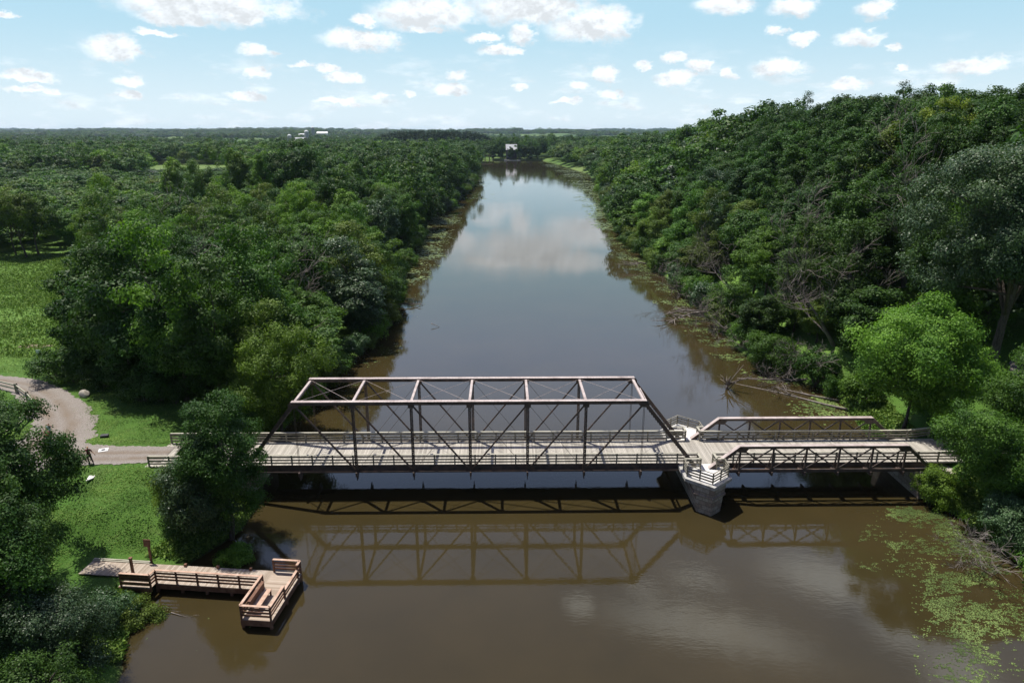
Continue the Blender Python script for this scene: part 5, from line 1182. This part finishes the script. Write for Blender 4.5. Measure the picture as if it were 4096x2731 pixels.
weed('pond_weed', [
    (region([26, 34, 38, 42, 46, 50, 55], [23.5, 25.5, 27.5, 28, 27.5, 30, 34], [31, 34, 37, 40, 41, 40, 39]), 1, 95000, 0.525, 0.42, 0.02, 0.07),
    (region([72, 80, 86, 92, 100, 112, 125, 140, 160, 185, 220], [33, 34, 34, 32.5, 31.5, 29.5, 29.5, 30, 29, 29, 30], [42, 42, 42, 40, 39, 39, 40, 41, 41, 41, 41], 0.75), 1, 36000, 0.515, 0.22, 0.07, 0.24),
    (region([220, 300, 420, 600, 760], [30, 33, 40, 46, 38], [41, 48, 62, 72, 62], 0.7), 1, 9000, 0.48, 0.08, 0.3, 1.1),
    (region([150, 170, 200, 240, 290, 330], [-26, -27, -28, -30, -31, -26], [-17, -16, -15, -15, -17, -18], 1.3), 1, 15000, 0.49, 0.14, 0.12, 0.45),
    (region([74, 84, 100, 120, 150], [-26, -26, -23, -22, -24], [-18, -17, -16, -14, -16], 1.3), 1, 9000, 0.64, 0.24, 0.06, 0.2),
    (region([330, 420, 560], [-27, -22, -25], [-5, -2, -6]), 1, 2600, 0.56, 0.06, 0.3, 0.9),
    (region([30, 45], [-26, -27], [-12, -14]), 1, 1500, 0.70, 0.5, 0.04, 0.11),
], 61, 0)
def shore_grass():
    """rough grass, sedge and broad weeds on the banks and in the meadow"""
    rng = np.random.default_rng(8); X = []; Y = []; Hh = []
    y = rng.uniform(36, 96, 26000); xl, xr_ = banks(y); x = xl - rng.uniform(-0.3, 3.0, len(y)) ** 1.2 * 0.9; k = (np.abs(y - 59.8) > 3.2) & np.isfinite(x); X.append(x[k]); Y.append(y[k]); Hh.append(rng.uniform(0.2, 0.55, k.sum()))
    y = rng.uniform(36, 80, 16000); xl, xr_ = banks(y); x = xr_ + rng.uniform(-0.3, 4.0, len(y)); k = np.abs(y - 59.8) > 3.4; X.append(x[k]); Y.append(y[k]); Hh.append(rng.uniform(0.2, 0.7, k.sum()))
    y = rng.uniform(91, 178, 52000); lo = -0.80 * y - 8; hi = edge_left(np.minimum(y, 172)) + 1; x = lo + (hi - lo) * rng.random(len(y)); f = fbm(x * 0.07, y * 0.07, 4); k = (f + rng.uniform(-0.4, 0.4, len(y)) > 0.42) & (x > -190); X.append(x[k]); Y.append(y[k]); Hh.append(rng.uniform(0.2, 0.6, k.sum()))
    x = np.concatenate(X); y = np.concatenate(Y); h = np.concatenate(Hh); k = ~((x > -33.5) & (x < -25) & (y > 42.5) & (y < 46.8)); x, y, h = x[k], y[k], h[k]; n = len(x); z = height(x, y); k = z > -0.05; x, y, z, h = x[k], y[k], z[k], h[k]; n = len(x)
    P = np.repeat(np.stack([x, y, z], 1), 3, 0) + rng.normal(size=(n * 3, 3)) * np.array([0.16, 0.16, 0.02]); hh = np.repeat(h, 3); P[:, 2] += hh * 0.4
    N_ = rng.normal(size=(n * 3, 3)); N_[:, 2] = np.abs(N_[:, 2]) * 0.6 + 0.2; N_ /= np.linalg.norm(N_, axis=1, keepdims=True)
    V, F_ = leaf_quads(P, N_, hh * 0.75, rng, 0.4)
    me = mesh_np('rough_grass', V, F_, LEAF['lawn'], rng.random(n * 3)); tag(link(bpy.data.objects.new('rough_grass', me)), kind='stuff')
shore_grass()
def lawn_grass():
    rng = np.random.default_rng(18); n = 210000
    y = rng.uniform(43, 92, n); xl, xr_ = banks(y); x = xl - 0.5 - rng.random(n) * np.interp(y, [43, 92], [16, 52])
    f = fbm(x * 0.5, y * 0.5, 91, 3) + rng.uniform(-0.25, 0.25, n)
    k = (f > 0.40) & (np.abs(y - 59.8) + rng.exponential(0.25, n) > 2.1 + 0.7 * vnoise(x * 0.8, y, 5)); 
    rx_ = np.interp(y, [36, 45, 52, 58, 63.5, 68, 72.5, 76.9, 80.2, 84], [-54, -49, -46, -44.8, -45.2, -47.2, -50.6, -55, -59.5, -64]); k &= (np.abs(x - rx_) + rng.exponential(0.35, n) > np.interp(y, [36, 63, 72, 80, 84], [3.0, 3.7, 3.4, 5.5, 7])) | (y > 85)
    k &= ~((x > -34) & (x < -25) & (y > 42) & (y < 47.2)); x, y = x[k], y[k]; z = height(x, y); n = len(x)
    N_ = rng.normal(size=(n, 3)) * 0.5; N_[:, 2] = 0.8; N_ /= np.linalg.norm(N_, axis=1, keepdims=True); s_ = rng.uniform(0.06, 0.17, n)
    V, F_ = leaf_quads(np.stack([x, y, z + 0.035], 1), N_, s_, rng, 0.6)
    t = np.clip(fbm(x * 0.35, y * 0.35, 77, 3) * 1.3 - 0.25 + rng.uniform(-0.22, 0.22, n), 0, 1)
    me = mesh_np('lawn_grass', V, F_, LEAF['lawn'], t); tag(link(bpy.data.objects.new('lawn_grass', me)), kind='stuff')
lawn_grass()

# ------------------------------------------------------------------ distant woodland: one mass, built from low detail crowns
def low_crowns():
    col = bpy.data.collections.new('canopy_kinds'); objs = []
    for li, lf in enumerate(LEAVES):
        for v in range(2):
            V, F_, t, C = crown_arrays(700 + li * 3 + v, 4.8, 4.8, 6.2, 8.6, 46, 1.6, 2300, 0.72, lobes=0.45)
            o = bpy.data.objects.new('far_crown', mesh_np('far_crown', V, F_, LEAF[lf], t)); col.objects.link(o); objs.append(o)
    V, F_, t, C = crown_arrays(790, 2.6, 2.6, 8.5, 9.5, 40, 1.0, 1600, 0.6, lobes=0.2, pointy=0.8)
    o = bpy.data.objects.new('far_pine', mesh_np('far_pine', V, F_, LEAF['pine'], t)); col.objects.link(o)
    return col
def scatter(name, pts, col):
    """pts: x, y, z, rotation, scale xy, scale z, kind index"""
    pts = np.array(pts, dtype=np.float32); me = bpy.data.meshes.new(name); me.vertices.add(len(pts)); me.vertices.foreach_set('co', np.ascontiguousarray(pts[:, :3]).ravel())
    for nm, a in (('rz', pts[:, 3]), ('sx', pts[:, 4]), ('sz', pts[:, 5])):
        at = me.attributes.new(nm, 'FLOAT', 'POINT'); at.data.foreach_set('value', np.ascontiguousarray(a))
    at = me.attributes.new('ki', 'INT', 'POINT'); at.data.foreach_set('value', pts[:, 6].astype(np.int32))
    o = bpy.data.objects.new(name, me); link(o); tag(o, kind='stuff')
    ng = bpy.data.node_groups.new(name, 'GeometryNodeTree'); ng.interface.new_socket('Geometry', in_out='INPUT', socket_type='NodeSocketGeometry'); ng.interface.new_socket('Geometry', in_out='OUTPUT', socket_type='NodeSocketGeometry')
    N = ng.nodes; L = ng.links; gi = N.new('NodeGroupInput'); go = N.new('NodeGroupOutput'); iop = N.new('GeometryNodeInstanceOnPoints')
    ci = N.new('GeometryNodeCollectionInfo'); ci.inputs['Collection'].default_value = col; ci.inputs['Separate Children'].default_value = True; ci.inputs['Reset Children'].default_value = True
    L.new(gi.outputs[0], iop.inputs['Points']); L.new(ci.outputs[0], iop.inputs['Instance']); iop.inputs['Pick Instance'].default_value = True
    def attr(nm, t='FLOAT'):
        a = N.new('GeometryNodeInputNamedAttribute'); a.data_type = t; a.inputs['Name'].default_value = nm; return a.outputs[0]
    L.new(attr('ki', 'INT'), iop.inputs['Instance Index'])
    c1 = N.new('ShaderNodeCombineXYZ'); L.new(attr('rz'), c1.inputs[2]); L.new(c1.outputs[0], iop.inputs['Rotation'])
    c2 = N.new('ShaderNodeCombineXYZ'); sx = attr('sx'); L.new(sx, c2.inputs[0]); L.new(sx, c2.inputs[1]); L.new(attr('sz'), c2.inputs[2]); L.new(c2.outputs[0], iop.inputs['Scale'])
    L.new(iop.outputs[0], go.inputs[0])
    m = o.modifiers.new('scatter', 'NODES'); m.node_group = ng; return o
def build_far():
    col = low_crowns(); pts = []; rnd = random.Random(9)
    for (x, y, h, r, li, D) in far_pts:
        pts.append((x, y, gz(x, y) - 0.1, rnd.uniform(0, 6.28), r / 4.8, h / 14.8, li * 2 + rnd.randint(0, 1)))
    rng = np.random.default_rng(10)
    # the plain and the hills: woods broken by fields
    for (y0, y1, n, sc) in ((930, 1500, 8000, 1.25), (1500, 2600, 8500, 1.9), (2600, 4600, 7000, 3.2), (4600, 10500, 9000, 6.0)):
        y = np.sqrt(rng.uniform(y0 ** 2, y1 ** 2, n)); x = (rng.random(n) * 2 - 1) * 0.82 * y
        f = fbm(x / 230.0 + 3, y / 420.0, 51, 3); thr = np.interp(y, [930, 1300, 2200, 6000], [0.30, 0.42, 0.50, 0.47]); k = f > thr
        fld = (((x - 60) / 90.0) ** 2 + ((y - 1950) / 420.0) ** 2 < 1); k &= ~fld
        barn = (np.abs(x + 455 * y / 1608) < 30) & (y > 1350) & (y < 1640); k &= ~barn
        x, y = x[k], y[k]; z = height(x, y); li = rng.choice([0, 0, 1, 1, 3, 4], len(x))
        for a, b, c, l in zip(x, y, z, li): pts.append((a, b, c - 0.5, rnd.uniform(0, 6.28), sc * rnd.uniform(0.8, 1.3), (1.0 + 0.10 * sc) * rnd.uniform(0.75, 1.25), int(l) * 2 + rnd.randint(0, 1)))
    # pine plantation on its own low rise
    for i in range(620):
        a = rnd.uniform(0, 6.28); q = math.sqrt(rnd.random()); x = -112 + 95 * q * math.cos(a); y = 1150 + 110 * q * math.sin(a)
        pts.append((x, y, gz(x, y) + 11 * (1 - q ** 4), rnd.uniform(0, 6.28), 1.5, rnd.uniform(1.1, 1.35), 12))
    scatter('distant_woodland', pts, col)
build_far()

# ------------------------------------------------------------------ far buildings
tin = surf_mat('tin_roof', (0.42, 0.44, 0.47), (0.62, 0.64, 0.66), 0.6, 0.45, 0.1, 5, 0.4); grey_wall = surf_mat('grey_boards', (0.05, 0.05, 0.055), (0.12, 0.12, 0.13), 0.8, 0.85, 0.1, 5)
red_wall = surf_mat('red_boards', (0.16, 0.03, 0.025), (0.26, 0.06, 0.05), 0.8, 0.85); silo_m = surf_mat('silo_staves', (0.24, 0.25, 0.27), (0.36, 0.37, 0.39), 0.5, 0.8); white_m = surf_mat('white_wall', (0.66, 0.67, 0.68), (0.8, 0.8, 0.8), 0.5, 0.7)
glass_m = surf_mat('dark_glass', (0.01, 0.012, 0.015), (0.02, 0.025, 0.03), 1, 0.15, 0.0, 5, 0.5)
def house(name, loc, rz, L_, W_, hw, hr, wall, roof, label, cat, windows=()):
    r_ = empty(name, loc, rz); tag(r_, label, cat)
    mb = MB(); mb.box(-L_ / 2, L_ / 2, -W_ / 2, W_ / 2, -2, hw)
    mb.add([(-L_ / 2, -W_ / 2, hw), (-L_ / 2, W_ / 2, hw), (-L_ / 2, 0, hw + hr), (L_ / 2, -W_ / 2, hw), (L_ / 2, W_ / 2, hw), (L_ / 2, 0, hw + hr)], [(0, 1, 2), (3, 4, 5), (0, 2, 5, 3), (1, 2, 5, 4), (0, 1, 4, 3)]); mb.build('wall', wall, r_)
    mb = MB(); e = 0.5; t = 0.18; s = hr / (W_ / 2)
    for q in (-1, 1):
        mb.add([(-L_ / 2 - e, 0, hw + hr + 0.05), (L_ / 2 + e, 0, hw + hr + 0.05), (L_ / 2 + e, q * (W_ / 2 + e), hw - e * s + 0.05), (-L_ / 2 - e, q * (W_ / 2 + e), hw - e * s + 0.05),
                (-L_ / 2 - e, 0, hw + hr + 0.05 + t), (L_ / 2 + e, 0, hw + hr + 0.05 + t), (L_ / 2 + e, q * (W_ / 2 + e), hw - e * s + 0.05 + t), (-L_ / 2 - e, q * (W_ / 2 + e), hw - e * s + 0.05 + t)],
               [(0, 1, 2, 3), (4, 5, 6, 7), (0, 1, 5, 4), (1, 2, 6, 5), (2, 3, 7, 6), (3, 0, 4, 7)])
    mb.build('roof', roof, r_)
    for (wx, wz, ww, wh) in windows:
        mb = MB(); mb.box(wx - ww / 2 - 0.12, wx + ww / 2 + 0.12, -W_ / 2 - 0.08, -W_ / 2 + 0.02, wz - 0.12, wz + wh + 0.12); f_ = mb.build('window', white_m, r_)
        mb = MB(); mb.box(wx - ww / 2, wx + ww / 2, -W_ / 2 - 0.11, -W_ / 2 - 0.081, wz, wz + wh); mb.build('pane', glass_m, f_)
    return r_
house('mill_building', (10.3, 872, 1.0), 0.03, 13, 12, 11.5, 6.0, grey_wall, tin, 'tall dark mill building with a pale metal roof at the far end of the river', 'building',
      [(-4.7, 7.5, 1.2, 1.8), (-4.7, 3.2, 1.2, 1.8), (-1.5, 7.5, 1.2, 1.8), (-1.5, 3.2, 1.2, 1.8), (3.0, 5, 1.2, 1.8)])
mb = MB(); mb.box(3.0, 21.0, 856.2, 859.0, -1, 0.55); mb.box(1.6, 4.6, 855.5, 858.8, -1, 1.4); o = mb.build('mill_wharf', M['concrete_white']); tag(o, 'low pale wall at the water below the mill', 'wall')
rb = empty('road_bridge', (-28, 884, 0)); tag(rb, 'small flat road bridge on posts at the far left end of the river', 'bridge')
mb = MB(); mb.box(-16, 16, -4, 4, 4.6, 5.2); mb.build('deck', M['concrete_white'], rb)
mb = MB(); mb.box(-16, 16, -4.15, -3.95, 5.201, 6.1); mb.build('guard_rail', surf_mat('rust_rail', (0.2, 0.1, 0.07), (0.32, 0.17, 0.12)), rb)
for x0 in (-12, -5, 1.5, 5.5, 11):
    mb = MB(); mb.box(x0 - 0.45, x0 + 0.45, -3.5, 3.5, -1.2, 4.6); mb.build('pier', M['stone'], rb)
bz = H1(-438, 1560)
house('barn', (-438, 1560, bz + 4), 0.15, 30, 13, 8, 7, red_wall, tin, 'barn with a pale metal roof between the two silos on the left horizon', 'barn')
house('farm_shed', (-446, 1538, bz + 1), 0.15, 34, 12, 5.5, 3, white_m, tin, 'long low shed with a pale roof in front of the barn', 'shed')
def silo(x, y, z, r, h, lab):
    s_ = empty('silo', (x, y, z)); tag(s_, lab, 'silo'); mb = MB(); mb.tube([(0, 0, -3), (0, 0, h)], r, 16); mb.build('shaft', silo_m, s_, smooth=False)
    mb = MB(); mb.tube([(0, 0, h + 0.02 + r * math.sin(t) * 0.9) for t in (0.0, 0.4, 0.8, 1.2, 1.5)], [r * math.cos(t) * 1.03 for t in (0.0, 0.4, 0.8, 1.2, 1.5)], 16); mb.build('dome', white_m, s_)
silo(-464, 1555, bz + 2, 4.2, 20, 'left one of the two grey silos with white domes on the left horizon')
silo(-430, 1568, bz + 4, 4.8, 26, 'right one of the two grey silos, the taller, beside the barn')
z = H1(-610, 2300); house('farm_shed', (-640, 2300, z + 12), 0.1, 32, 12, 6, 3, white_m, tin, 'long white shed far off on the horizon, left one of the pair', 'shed')
house('farm_shed', (-585, 2320, z + 14), 0.1, 34, 14, 8, 5, white_m, tin, 'white roofed shed far off on the horizon, right one of the pair', 'shed')
silo(-612, 2310, z + 12, 5, 26, 'dark slim silo between the two far white sheds')

# ------------------------------------------------------------------ haze
def haze():
    mb = MB(); mb.box(-9800, 9800, -119, 11900, -30, 110); 
    m, nt, out = new_mat('haze'); g = G(nt)
    v = g.n('ShaderNodeVolumePrincipled', {'Color': (0.64, 0.82, 1.0, 1), 'Density': 0.00004, 'Anisotropy': 0.35}); g.l(v.outputs[0], out.inputs['Volume'])
    o = mb.build('haze', m); tag(o, kind='stuff')
haze()
